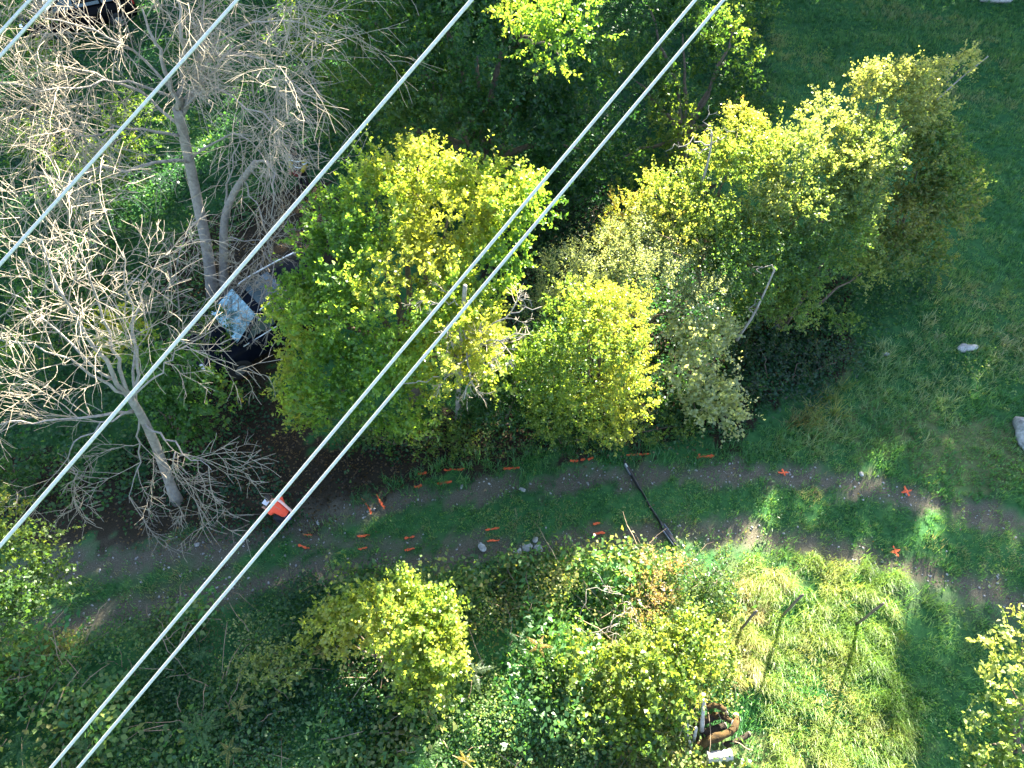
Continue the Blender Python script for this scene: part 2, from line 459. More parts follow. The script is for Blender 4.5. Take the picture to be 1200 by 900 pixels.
plant('whitebeam', 'pale round-leaved shrub hanging over the track verge', 'shrub', G(815, 460),
      [(822, 402, 1.8, .52), (848, 392, 1.6, .38), (800, 440, 1.5, .5), (832, 462, 1.0, .55), (852, 490, .6, .4), (815, 480, .8, .4), (800, 395, 1.9, .35)],
      32, .10, WHITISH, 10, trunk=.04, nl=13, asp=.8)
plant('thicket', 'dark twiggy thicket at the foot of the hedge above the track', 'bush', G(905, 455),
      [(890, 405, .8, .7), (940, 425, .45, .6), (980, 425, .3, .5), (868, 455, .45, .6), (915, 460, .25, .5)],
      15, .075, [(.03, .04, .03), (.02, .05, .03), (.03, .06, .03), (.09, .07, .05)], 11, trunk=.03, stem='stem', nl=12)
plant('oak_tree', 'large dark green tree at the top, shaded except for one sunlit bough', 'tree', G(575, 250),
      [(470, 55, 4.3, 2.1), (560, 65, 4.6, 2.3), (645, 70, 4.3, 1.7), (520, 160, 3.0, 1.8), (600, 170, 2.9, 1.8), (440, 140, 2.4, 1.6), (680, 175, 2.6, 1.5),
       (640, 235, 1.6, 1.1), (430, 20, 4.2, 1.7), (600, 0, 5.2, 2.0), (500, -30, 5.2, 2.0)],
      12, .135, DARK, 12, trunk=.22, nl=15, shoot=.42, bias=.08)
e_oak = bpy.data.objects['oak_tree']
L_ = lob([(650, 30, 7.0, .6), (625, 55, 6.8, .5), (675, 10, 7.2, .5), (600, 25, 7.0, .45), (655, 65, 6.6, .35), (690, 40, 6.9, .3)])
link('bough', cat_mesh('bough', [foliage(L_, 13, .12, GOLD, 500, nl=14, shoot=.45, bias=.15)]), M['leaf'], e_oak)['label'] = 'bough with sunlight put into its yellow-green leaf colour'  # golden tones paint sunlight onto one bough of the dark crown
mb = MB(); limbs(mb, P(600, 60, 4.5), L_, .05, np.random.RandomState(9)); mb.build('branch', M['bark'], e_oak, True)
plant('ash_tree', 'green tree beside the meadow with a few bright leafy tips', 'tree', G(800, 215),
      [(800, 40, 3.6, 1.1), (850, 70, 3.0, 1.1), (870, 15, 3.2, 1.0), (790, 135, 2.4, .95), (850, 130, 1.8, .95), (745, 95, 2.9, 1.1), (720, 190, 1.7, 1.0), (760, 5, 4.2, 1.1), (780, 190, 1.2, .7)],
      14, .11, GREEN, 13, trunk=.14, nl=15, bias=-.05)
plant('hazel_tree', 'olive-green tree crown cut by the left edge below the bare trees', 'tree', G(-40, 800),
      [(15, 680, 3.4, .85), (50, 700, 3.2, .45), (-10, 635, 3.5, .65), (-5, 725, 3.0, .75), (-70, 680, 3.4, 1.)],
      42, .08, [(.04, .09, .025), (.075, .13, .032), (.12, .16, .042), (.20, .20, .055)], 14, trunk=.10, nl=16)
plant('spindle_bush', 'pale-leaved bush in the bottom corner beside the sunlit grass', 'bush', G(1190, 880),
      [(1182, 800, 2.2, .55), (1198, 752, 2.5, .42), (1160, 872, 1.9, .5), (1205, 880, 2.2, .7), (1150, 900, 1.6, .4)],
      16, .10, PALE, 15, trunk=.05, nl=14, stem='stem', asp=.7)
plant('young_tree', 'leafy green sapling with yellowing leaves at the foot of the leaning bare tree', 'sapling', G(215, 520),
      [(210, 440, 1.7, .75), (245, 470, 1.2, .65), (185, 480, 1.2, .6), (225, 520, .6, .6), (150, 400, 1.9, .7)],
      24, .12, [(.05, .13, .035), (.08, .18, .04), (.14, .22, .045), (.30, .28, .04)], 16, trunk=.04, nl=12, bias=-.08)
plant('bush', 'green bush filling the gap between the golden tree and the light-green tree', 'bush', G(590, 500),
      [(575, 460, 1.3, .65), (610, 420, 1.8, .6), (555, 440, 1.5, .5), (600, 490, .8, .55), (630, 400, 1.9, .45), (560, 490, .7, .45)],
      32, .085, [(.03, .085, .028), (.06, .13, .035), (.11, .18, .04), (.26, .25, .05)], 28, trunk=.03, stem='stem', bias=-.05)
plant('bush', 'low dark bush at the track edge under the light-green tree', 'bush', G(660, 520),
      [(640, 512, .5, .4), (680, 515, .5, .4), (720, 512, .5, .38), (765, 505, .5, .4), (800, 500, .4, .35)],
      30, .075, GREEN, 29, trunk=.02, stem='stem', bias=-.1)
plant('bush', 'low dark bush under the golden tree beside the bare dirt', 'bush', G(470, 520),
      [(420, 510, .5, .4), (460, 515, .5, .4), (500, 515, .5, .4), (540, 515, .45, .35), (385, 490, .6, .45)],
      30, .08, GREEN, 27, trunk=.02, stem='stem', bias=-.1)
for i, (lbl, foot, L, pal) in enumerate([
        ('dark green bush under the bare branches by the left edge, above the leaning tree', (60, 420), [(60, 350, 1.4, 1.0), (30, 420, 1.0, .9), (110, 330, 1.2, .8), (20, 300, 1.5, .9)], DARK),
        ('green bush among bare branches left of the big grey trunk', (110, 300), [(100, 230, 1.6, 1.1), (140, 200, 1.6, 1.0), (60, 190, 1.8, 1.1), (130, 270, .9, .9), (160, 150, 1.8, 1.0)], GREEN),
        ('dark green bush over the nose of the dark blue car', (258, 410), [(250, 385, 1.2, .5), (230, 395, 1.0, .45), (268, 405, .8, .4)], GREEN),
        ('low green bush by the left edge between the leaning tree and the olive crown', (20, 590), [(15, 545, 1.0, .6), (45, 560, .8, .5), (-20, 570, 1.1, .7)], GREEN),
        ('green bush near the top edge between the bare tree and the dark tree', (395, 160), [(390, 60, 2.2, 1.1), (400, 110, 1.4, .8), (350, 40, 2.0, .9), (430, 20, 2.2, 1.0)], GREEN),
        ('bush behind the bare tree at the top left corner', (40, 130), [(20, 40, 2.2, 1.3), (-20, 90, 2.0, 1.2), (50, 90, 1.5, .9)], GREEN)]):
    plant('bush', lbl, 'bush', G(*foot), L, 13, .10, pal, 30 + i, trunk=.03, stem='stem', group='bushes under the bare trees')
# below the track
plant('elder_bush', 'bright yellow-green bush alone in the brambles below the track', 'bush', G(465, 790),
      [(475, 745, 1.25, .66), (440, 715, 1.3, .5), (500, 720, 1.35, .5), (515, 770, 1.0, .55), (470, 695, 1.4, .36), (385, 735, .8, .4), (490, 800, .75, .38), (400, 725, 1.0, .42), (415, 755, .8, .35), (525, 730, 1.1, .3)],
      36, .10, [(.09, .17, .035), (.15, .22, .045), (.22, .27, .055), (.32, .32, .09)], 17, trunk=.03, stem='stem', asp=.75, nl=15)
plant('bramble_mound', 'broad sunlit bramble mound with green leaves at the bottom, left of the logs', 'bramble', G(740, 830),
      [(740, 790, .9, .6), (690, 780, .7, .5), (780, 800, 1.0, .55), (720, 840, .6, .6), (765, 855, .7, .4), (660, 800, .4, .45), (800, 760, 1.0, .45), (690, 850, .4, .5), (640, 770, .35, .35)],
      22, .105, GREEN, 18, trunk=.02, stem='stem', asp=.8, bias=.2, nl=13)
plant('dogwood_bush', 'pale lime bush at the edge of the sunlit grass, above the logs', 'bush', G(825, 790),
      [(815, 745, .9, .42), (840, 775, .8, .38), (805, 800, .8, .4), (775, 745, .8, .35)],
      26, .09, [(.10, .16, .04), (.16, .21, .05), (.22, .26, .07), (.3, .28, .07)], 19, trunk=.02, stem='stem', nl=14)
plant('privet_bush', 'grey-green twiggy bush by the track at the end of the black bar', 'bush', G(830, 680),
      [(830, 665, .7, .42), (855, 660, .6, .35), (810, 690, .6, .38), (845, 690, .5, .4), (800, 650, .55, .2)],
      26, .065, [(.05, .085, .04), (.10, .13, .06), (.16, .18, .08), (.22, .2, .1)], 20, trunk=.015, stem='stem', up=.9, asp=.4)
plant('dry_bush', 'reddish-brown dying bush beside the black bar, with bare sticks', 'bush', G(765, 710),
      [(765, 665, .8, .28), (745, 680, .75, .25), (780, 700, .6, .35), (750, 715, .55, .32), (790, 665, .6, .25)],
      26, .06, RUST, 21, trunk=.012, stem='stem', up=1.1, asp=.4, shoot=.4)
plant('flowering_bush', 'low bush of pale cream leaves, between the ferns and the bright yellow bush', 'bush', G(325, 790),
      [(320, 775, .85, .28), (345, 765, .85, .26), (300, 785, .8, .24), (335, 795, .75, .24)],
      34, .075, [(.14, .18, .06), (.22, .25, .09), (.3, .3, .14), (.34, .24, .1)], 22, trunk=.012, stem='stem')

# ------------------------------------------------------------------ bare trees
def curve(pts, n):
    pts = np.asarray(pts, float)
    s = np.concatenate([[0], np.cumsum(np.linalg.norm(np.diff(pts, axis=0), axis=1))]); s /= s[-1]
    t = np.linspace(0, 1, n)
    out = np.stack([np.interp(t, s, pts[:, i]) for i in range(3)], 1)
    for _ in range(2): out[1:-1] = .25 * out[:-2] + .5 * out[1:-1] + .25 * out[2:]
    return out
def grow(mb, p0, d, L, r, lvl, rng, kids=(7, 5, 3), droop=-.05, wig=.24):
    n = 6 if lvl < 2 else 5
    pts = [p0]; dd = d.copy(); s = L / (n - 1)
    for i in range(n - 1):
        dd = dd + rng.normal(size=3) * wig * .55 + np.array([0, 0, droop])
        dd /= np.linalg.norm(dd)
        pts.append(pts[-1] + dd * s)
    pts = np.array(pts)
    mb.tube(pts, np.linspace(r, max(r * .35, .0042), n), 4 if lvl < 2 else 3, cap=False)
    if lvl < len(kids):
        for j in range(kids[lvl]):
            t = rng.uniform(.22, 1) * (n - 1); i = min(int(t), n - 2); q = pts[i] + (pts[i + 1] - pts[i]) * (t - i)
            td = pts[i + 1] - pts[i]; td = td / np.linalg.norm(td)
            side = rng.normal(size=3); side -= td * (side @ td); side /= np.linalg.norm(side)
            nd = td * .75 + side * rng.uniform(.5, .95); nd /= np.linalg.norm(nd)
            grow(mb, q, nd, L * rng.uniform(.4, .7), max(r * .55, .0055), lvl + 1, rng, kids, droop, wig)
def bare_tree(name, label, trunk, tr, limb_list, seed, kids=(6, 5, 3), reach=1.3, group='bare trees', cat='dead tree', sub=7, r_end=.011):
    """limb_list: (points, r0). Points are world coordinates."""
    rng = np.random.RandomState(seed)
    e = empty(name, trunk[0], label, cat, group)
    mb = MB(); pts = curve(trunk, 14); pts[0, 2] -= .12
    rr = np.linspace(tr[0], tr[1], 14); rr[0] *= 1.35; rr[1] *= 1.1
    mb.tube(pts, rr, 10); mb.build('trunk', M['dead_bark'], e, True)
    tw = MB()
    for (lp, r0) in limb_list:
        lp = curve(lp, 12) + np.concatenate([np.zeros((1, 3)), rng.normal(size=(11, 3)) * .035])
        r0 *= .72; m2 = MB(); m2.tube(lp, np.linspace(r0, max(r0 * .22, r_end * .6), 12), 6); m2.build('branch', M['dead_bark'], e, True)
        Ln = np.linalg.norm(np.diff(lp, axis=0), axis=1).sum()
        for j in range(max(1, int(sub * min(1, .3 + .2 * Ln)))):
            i = int(rng.uniform(.25, 1) * 10.99); td = lp[min(i + 1, 11)] - lp[max(i - 1, 0)]; td /= np.linalg.norm(td)
            side = rng.normal(size=3); side -= td * (side @ td); side /= np.linalg.norm(side)
            nd = td * .8 + side * .8; nd /= np.linalg.norm(nd)
            grow(tw, lp[i], nd, reach * rng.uniform(.5, 1.1) * min(1, .45 + Ln * .2), r_end, 0, rng, kids)
    tag(tw.build('twigs', M['dead_twig'], e), kind='stuff')
    return e
def PP(*l): return [P(*q) for q in l]
bare_tree('bare_tree', 'large bare tree with a thick grey trunk rising to the top edge',
    [G(250, 352), P(243, 290, 1.3), P(230, 230, 2.7), P(218, 170, 4.1), P(208, 128, 5.2)], (.155, .11), [
    (PP((208, 128, 5.2), (196, 90, 6.1), (178, 45, 6.9), (165, 10, 7.5)), .10),
    (PP((210, 135, 5.0), (215, 80, 6.2), (212, 30, 7.2), (205, -30, 8.)), .10),
    (PP((212, 140, 4.9), (232, 85, 6.0), (240, 20, 7.2), (240, -30, 8.)), .085),
    (PP((224, 190, 3.7), (180, 195, 4.0), (120, 198, 4.6), (60, 215, 5.2), (10, 225, 5.6)), .06),
    (PP((215, 150, 4.6), (170, 110, 5.4), (110, 85, 6.1), (40, 70, 6.7)), .06),
    (PP((215, 160, 4.4), (160, 150, 5.0), (90, 160, 5.6), (30, 130, 6.4)), .055),
    (PP((225, 185, 3.8), (255, 165, 4.3), (280, 150, 5.0), (310, 180, 5.2), (325, 240, 4.6)), .04),
    (PP((212, 130, 5.1), (270, 60, 6.5), (320, 70, 7.0), (375, 120, 6.8)), .055),
    (PP((212, 130, 5.1), (250, 100, 6.), (300, 130, 6.6), (340, 160, 6.4)), .045),
    (PP((213, 120, 5.3), (260, 40, 6.8), (310, 20, 7.4), (370, 30, 7.6)), .05),
    (PP((205, 110, 5.4), (150, 50, 6.6), (90, 30, 7.2), (30, 15, 7.6)), .05),
    (PP((205, 115, 5.4), (140, 90, 6.2), (70, 110, 6.6), (0, 95, 7.1)), .05),
    (PP((236, 255, 2.2), (215, 275, 2.4), (205, 310, 1.9), (210, 340, 1.2)), .035),
    ], 101, kids=(6, 4), sub=11, reach=2.0)
bare_tree('bare_tree', 'bare forked stem with blue-grey bark, just behind the thick grey trunk',
    [G(262, 345), P(262, 300, 1.0), P(262, 250, 2.2), P(280, 215, 3.2), P(300, 190, 4.0)], (.13, .07), [
    (PP((262, 260, 2.0), (268, 220, 3.0), (275, 180, 4.0), (282, 140, 5.0)), .05),
    (PP((300, 190, 4.0), (320, 190, 4.4), (323, 225, 4.0), (318, 270, 3.)), .05),
    (PP((285, 208, 3.4), (300, 240, 3.), (315, 280, 2.2), (320, 320, 1.5)), .03),
    (PP((262, 280, 1.5), (300, 285, 1.6), (335, 275, 1.9), (350, 260, 2.2)), .025),
    ], 102, sub=3, kids=(4, 3), reach=1.2)
bare_tree('bare_tree', 'leaning bare tree at the left edge of the track, its pale branches spread wide',
    [G(207, 588), P(195, 555, .9), P(180, 515, 2.1), P(165, 485, 3.1), P(150, 462, 3.9)], (.115, .075), [
    (PP((150, 462, 3.9), (120, 420, 4.9), (85, 370, 5.8), (60, 320, 6.5), (45, 280, 7.)), .065),
    (PP((150, 462, 3.9), (130, 400, 5.0), (105, 340, 6.0), (95, 290, 6.6)), .055),
    (PP((157, 470, 3.6), (160, 410, 4.6), (152, 350, 5.5), (145, 290, 6.4)), .05),
    (PP((160, 478, 3.3), (155, 420, 4.2), (165, 350, 5.2), (185, 300, 5.8)), .045),
    (PP((150, 462, 3.9), (110, 440, 4.6), (60, 410, 5.3), (0, 395, 5.8)), .05),
    (PP((152, 465, 3.8), (105, 425, 4.8), (50, 370, 5.8), (10, 340, 6.3)), .05),
    (PP((158, 482, 3.2), (120, 487, 3.6), (60, 492, 4.0), (-10, 500, 4.4)), .05),
    (PP((168, 495, 2.8), (195, 515, 2.8), (220, 535, 2.7), (250, 552, 2.5)), .04),
    (PP((160, 480, 3.2), (165, 520, 2.2), (158, 560, 1.3), (150, 590, .7)), .035),
    (PP((205, 530, 2.8), (195, 565, 1.8), (185, 590, 1.0)), .02),
    (PP((155, 480, 3.4), (110, 500, 3.6), (75, 530, 3.4), (90, 560, 2.6)), .03),
    (PP((155, 470, 3.7), (185, 440, 4.3), (205, 410, 4.8), (240, 410, 4.9)), .03),
    ], 117, kids=(5, 4), sub=7, reach=1.6)
bare_tree('bare_tree', 'slim dead tree with pale crooked branches between the golden and the light-green tree',
    [G(537, 492), P(537, 460, 1.65), P(538, 420, 2.88), P(542, 370, 4.33), P(545, 335, 5.45)], (.075, .04), [
    (PP((540, 425, 3.21), (560, 405, 4.11), (580, 395, 4.67), (615, 395, 5.01)), .035),
    (PP((540, 425, 3.44), (525, 440, 3.77), (500, 445, 4.00), (475, 447, 4.22)), .03),
    (PP((562, 405, 4.11), (570, 380, 4.56), (600, 370, 4.89), (635, 360, 5.12)), .025),
    (PP((545, 410, 3.66), (550, 440, 3.44), (548, 470, 2.88), (546, 482, 2.43)), .025),
    (PP((543, 360, 4.67), (520, 350, 5.12), (500, 365, 5.12)), .02),
    (PP((560, 410, 4.00), (575, 430, 3.77), (578, 445, 3.44)), .02),
    (PP((548, 395, 4.11), (535, 375, 4.78), (515, 390, 4.78)), .02),
    ], 104, kids=(4, 3), sub=6, reach=.6, r_end=.014)
bare_tree('bare_tree', 'small dead snag sticking out of the hedge against the dark tree',
    [P(820, 222, 3.50), P(827, 200, 4.10), P(833, 175, 4.60), P(834, 155, 5.00)], (.035, .02), [
    (PP((832, 170, 4.70), (815, 165, 4.80), (800, 168, 4.90), (780, 178, 4.80)), .022),
    (PP((832, 172, 4.70), (820, 178, 4.70), (803, 176, 4.80)), .022),
    (PP((833, 168, 4.70), (845, 165, 4.80), (857, 153, 5.00)), .018),
    (PP((833, 160, 4.90), (827, 145, 5.30), (830, 125, 5.60)), .018),
    ], 105, kids=(2,), sub=1, reach=.35, r_end=.01)
bare_tree('bare_tree', 'bare slanting stem at the tip of the hedge over the meadow',
    [P(1075, 140, 3.6), P(1100, 115, 3.9), P(1125, 92, 4.2), P(1158, 66, 4.5)], (.03, .012), [
    (PP((1110, 105, 4.0), (1108, 80, 4.3), (1112, 60, 4.6)), .012),
    (PP((1095, 120, 3.9), (1080, 100, 4.2), (1085, 80, 4.5)), .012),
    ], 106, kids=(2,), sub=2, reach=.35, r_end=.008)
bare_tree('bare_tree', 'dead crooked branch lying against the shaded side of the hedge',
    [P(865, 395, 1.4), P(880, 375, 1.9), P(895, 345, 2.5), P(908, 315, 3.1)], (.035, .02), [
    (PP((884, 368, 2.0), (878, 362, 2.4), (888, 352, 2.6)), .015),
    (PP((908, 315, 3.1), (895, 312, 3.2), (888, 318, 3.2)), .014),
    ], 107, kids=(2,), sub=2, reach=.4, r_end=.01)
bare_tree('bare_shrub', 'leafless grey shrub with drooping twigs around the parked car',
    [G(305, 330), P(306, 315, .6), P(310, 295, 1.4)], (.05, .03), [
    (PP((308, 305, 1.2), (300, 330, 1.9), (288, 360, 2.2), (285, 395, 1.7)), .02),
    (PP((310, 295, 1.4), (325, 320, 2.2), (300, 350, 2.5), (296, 400, 1.9)), .02),
    (PP((310, 295, 1.4), (330, 265, 2.3), (345, 250, 2.6)), .02),
    (PP((310, 295, 1.4), (285, 280, 2.2), (262, 290, 2.4)), .02),
    (PP((308, 300, 1.3), (270, 330, 1.9), (225, 370, 2.0)), .018),
    (PP((308, 305, 1.2), (285, 340, 2.1), (262, 372, 2.2), (240, 402, 1.6)), .018),
    (PP((306, 310, 1.), (320, 345, 2.0), (318, 380, 2.0), (305, 420, 1.2)), .018),
    ], 108, kids=(4, 4), sub=7, reach=.85, group='bare shrubs', cat='shrub', r_end=.012)
bare_tree('bare_shrub', 'heap of pale dry sticks on the bramble mound below the black bar',
    [G(750, 735), P(745, 715, .55), P(735, 705, .8)], (.02, .012), [
    (PP((740, 705, .7), (715, 695, .95), (690, 683, 1.05), (675, 737, .8)), .009),
    (PP((740, 712, .7), (705, 742, .8), (672, 737, .8)), .012),
    (PP((740, 712, .7), (710, 745, .8), (690, 745, .75)), .01),
    (PP((740, 712, .7), (755, 742, .85), (710, 747, .85)), .011),
    (PP((740, 712, .7), (750, 735, .85), (768, 758, .8)), .012),
    (PP((735, 705, .8), (710, 690, 1.), (695, 670, 1.2)), .009),
    (PP((738, 708, .75), (715, 730, .9), (718, 758, .8)), .01),
    ], 109, kids=(2,), sub=2, reach=.3, group='bare shrubs', cat='sticks', r_end=.007)

# ------------------------------------------------------------------ undergrowth and grass
def scatter(poly, dens, seed):
    rng = np.random.RandomState(seed)
    lo, hi = poly.min(0), poly.max(0)
    n = int((hi - lo).prod() * dens)
    p = rng.uniform(lo, hi, (n, 2))
    p = p[np.linalg.norm((p - P(838, 862)[:2]) * [1, .9], axis=1) > .42]   # the log heap stays clear
    return p[inside(p + .5 * np.stack([nz(p, 2.3, seed) - .5, nz(p, 2.7, seed + 1) - .5], -1), poly)], rng
def carpet(poly, dens, leaf, pal, seed, hmax=.5, nl=9, asp=.75, freq=1.3, bias=0, spread=.16, clear=None):
    """low leafy undergrowth of uneven height"""
    p, rng = scatter(poly, dens, seed)
    if clear is not None: p = p[rng.rand(len(p)) > clear(p)]
    n = len(p)
    top = hmax * (.25 + .75 * nz(p, 2.1, seed + 3) * (.5 + nz(p, 5.5, seed + 4)))
    z = hgt(p[:, 0], p[:, 1]) + top * (.55 + .45 * rng.rand(n))
    pos = np.column_stack([p, z])
    tone = np.repeat(nz(pos, freq, seed + 5) * .8 + nz(pos, freq * 4, seed + 6) * .35 - .1 + .14 * rng.normal(size=n) + bias, nl)
    N = n * nl
    q = np.repeat(pos, nl, 0) + rng.normal(size=(N, 3)) * np.array([spread, spread, spread * .45])
    q[:, 2] = np.maximum(q[:, 2], .01)
    az = rng.uniform(0, 6.283, N)
    d = unit(np.stack([np.cos(az), np.sin(az), rng.normal(size=N) * .35 - .05], -1))
    nr = unit(rng.normal(size=(N, 3)) * .62 + np.array([0, 0, .8]))
    col = ramp_col(tone + .10 * rng.normal(size=N), pal) * (.78 + .44 * rng.rand(N))[:, None]
    return leaves(q, d, nr, leaf * (.6 + .75 * rng.rand(N)), asp, col, rng)
IVY = [(.012, .050, .024), (.02, .078, .032), (.038, .11, .038), (.07, .14, .04)]
BRAM = [(.020, .068, .028), (.036, .106, .035), (.068, .15, .043), (.125, .19, .052), (.20, .20, .07)]
slope = W2([(-120, 745), (60, 752), (140, 735), (250, 712), (340, 692), (430, 680), (520, 668), (620, 660), (720, 648), (790, 650), (850, 700), (830, 790), (870, 880), (900, 960), (-160, 960)])
patchy = lambda f, sd, lo, hi: (lambda p: 1 - smooth(lo, hi, nz(p, f, sd)))
o = link('bramble_undergrowth', cat_mesh('bramble_undergrowth', [
    carpet(slope, 135, .060, BRAM, 60, hmax=.6, nl=11, spread=.13, clear=lambda p: .85 * smooth(.62, .8, nz(p, 1.9, 401))),
    carpet(slope, 60, .105, BRAM, 61, hmax=.95, nl=9, bias=.2, spread=.17, clear=patchy(1.7, 402, .45, .7)),
    carpet(slope, 90, .045, [(.05, .13, .05), (.10, .20, .06), (.19, .26, .09), (.28, .29, .12)], 66, hmax=.8, nl=10, spread=.12, clear=patchy(1.5, 403, .55, .72)),
    carpet(slope, 40, .13, [(.03, .12, .04), (.06, .17, .05), (.11, .21, .055)], 67, hmax=1.0, nl=8, asp=.5, spread=.16, clear=patchy(1.3, 404, .58, .75)),
    carpet(slope, 50, .05, [(.06, .045, .03), (.13, .09, .05), (.22, .15, .08)], 68, hmax=.5, nl=6, asp=.35, spread=.15, clear=patchy(2.2, 405, .5, .75))]), M['leaf'])
tag(o, 'dark green brambles and weeds covering the slope below the track', 'undergrowth', kind='stuff')
wood_l = W2([(-150, 620), (20, 610), (150, 600), (190, 540), (250, 420), (240, 330), (330, 225), (440, 200), (420, -60), (-150, -60)])
wood_c = W2([(395, 540), (500, 528), (600, 535), (700, 528), (860, 510), (900, 480), (860, 440), (600, 470), (420, 500)])
wood_t = W2([(440, 260), (700, 330), (760, 230), (900, 160), (900, -60), (420, -60)])
wood_m = W2([(560, 330), (640, 260), (800, 220), (1000, 330), (980, 430), (860, 500), (600, 490)])
wood_r = W2([(860, 505), (960, 470), (1040, 380), (1110, 310), (1020, 300), (880, 420)])
o = link('ivy_undergrowth', cat_mesh('ivy_undergrowth', [
    carpet(wood_l, 36, .10, IVY, 62, hmax=.4, nl=8, clear=lambda p: .25 * masks(p)[1]),
    carpet(wood_c, 60, .075, IVY + [(.10, .11, .05)], 63, hmax=.35, nl=7),
    carpet(LITTER[0], 26, .08, IVY, 169, hmax=.25, nl=7, spread=.12, clear=lambda p: .9 * smooth(.35, .6, nz(p, 1.6, 421))),
    carpet(wood_m, 55, .09, IVY, 69, hmax=.8, nl=8, spread=.2),
    carpet(wood_t, 30, .11, IVY, 64, hmax=.5, nl=7),
    carpet(wood_r, 55, .075, IVY, 65, hmax=.3, nl=7)]), M['leaf'])
tag(o, 'dark ivy and nettles growing on the ground under the trees', 'undergrowth', kind='stuff')
WEED = [(.04, .13, .04), (.07, .18, .05), (.12, .22, .065), (.19, .25, .09)]
field = W2([(840, 535), (960, 500), (1040, 400), (1120, 300), (1140, 200), (1040, 60), (880, 160), (900, -90), (1360, -90), (1360, 640), (1060, 565), (960, 545)])
band = W2([(60, 665), (370, 595), (560, 560), (860, 530), (1060, 560), (1330, 640), (1330, 960), (860, 960), (850, 700), (790, 640), (620, 655), (440, 680), (250, 712), (60, 752)])
o = link('meadow_weeds', cat_mesh('meadow_weeds', [
    carpet(field, 11, .07, WEED, 401, hmax=.16, nl=7, spread=.07, clear=lambda p: .9 * smooth(.35, .6, nz(p, 1.4, 411))),
    carpet(band, 26, .05, WEED, 402, hmax=.10, nl=7, spread=.06, clear=lambda p: np.maximum(.85 * smooth(.1, .5, masks(p)[0]), .9 * smooth(.4, .65, nz(p, 2.1, 412))))]), M['leaf'])
tag(o, 'clover, dandelions and other low broad-leaved weeds among the grass', 'weeds', kind='stuff')
# fallen brown leaves under the trees
lf = [carpet(W2([(60, 660), (400, 590), (700, 545), (960, 545), (1200, 600), (1200, 720), (950, 650), (620, 655), (260, 715), (60, 750)]), 5, .05, [(.06, .045, .025), (.14, .10, .05), (.25, .20, .09)], 77, hmax=.03, nl=1)] + [carpet(q, 90, .06, [(.03, .022, .015), (.07, .045, .025), (.12, .08, .045), (.16, .12, .07)], 70 + i, hmax=.03, nl=2) for i, q in enumerate(LITTER[:3])]
tag(link('fallen_leaves', cat_mesh('fallen_leaves', lf), M['leaf']), 'brown fallen leaves lying on the shaded ground under the trees', 'fallen leaves', kind='stuff')

def blades(p, z, ln, wid, lean, col, rng, bend=.5, dirn=None):
    n = len(p); az = rng.uniform(0, 6.283, n) if dirn is None else dirn
    h = np.stack([np.cos(az), np.sin(az), np.zeros(n)], -1); s = np.stack([-np.sin(az), np.cos(az), np.zeros(n)], -1)
    b = np.column_stack([p, z]); W = (wid * .5)[:, None]; L = ln[:, None]
    up = np.array([0, 0, 1.])
    m1 = b + (h * np.sin(lean * .6)[:, None] + up * np.cos(lean * .6)[:, None]) * L * .55
    l2 = np.minimum(lean * (1 + bend), 2.0)
    t = m1 + (h * np.sin(l2)[:, None] + up * np.cos(l2)[:, None]) * L * .45
    v = np.stack([b - s * W, b + s * W, m1 + s * W * .8, t, m1 - s * W * .8], 1)
    k = np.arange(n)[:, None] * 5
    # quad + quad (tip as a thin quad folded on itself keeps one face size)
    f = np.concatenate([k + np.array([[0, 1, 2, 4]]), ], 0)
    f3 = k + np.array([[4, 2, 3]])
    return v.reshape(-1, 3), f, f3, np.repeat(col, 5, 0)
def blade_mesh(name, parts):
    V, F, F3, Cc, o = [], [], [], [], 0
    for v, f, f3, c in parts:
        V.append(v); F.append(f + o); F3.append(f3 + o); Cc.append(c); o += len(v)
    V = np.concatenate(V); F = np.concatenate(F); F3 = np.concatenate(F3); Cc = np.concatenate(Cc)
    me = bpy.data.meshes.new(name)
    me.vertices.add(len(V)); me.vertices.foreach_set('co', V.astype(np.float32).ravel())
    me.loops.add(F.size + F3.size); me.loops.foreach_set('vertex_index', np.concatenate([F.ravel(), F3.ravel()]).astype(np.int32))
    me.polygons.add(len(F) + len(F3))
    me.polygons.foreach_set('loop_start', np.concatenate([np.arange(0, F.size, 4), F.size + np.arange(0, F3.size, 3)]).astype(np.int32))
    me.polygons.foreach_set('loop_total', np.concatenate([np.full(len(F), 4), np.full(len(F3), 3)]).astype(np.int32))
    a = me.attributes.new('tint', 'FLOAT_COLOR', 'POINT'); c = np.ones((len(V), 4), np.float32); c[:, :3] = Cc
    a.data.foreach_set('color', c.ravel()); me.update(calc_edges=True)
    return me
GR = [(.034, .125, .040), (.054, .175, .050), (.088, .215, .062), (.14, .245, .075), (.22, .25, .12)]
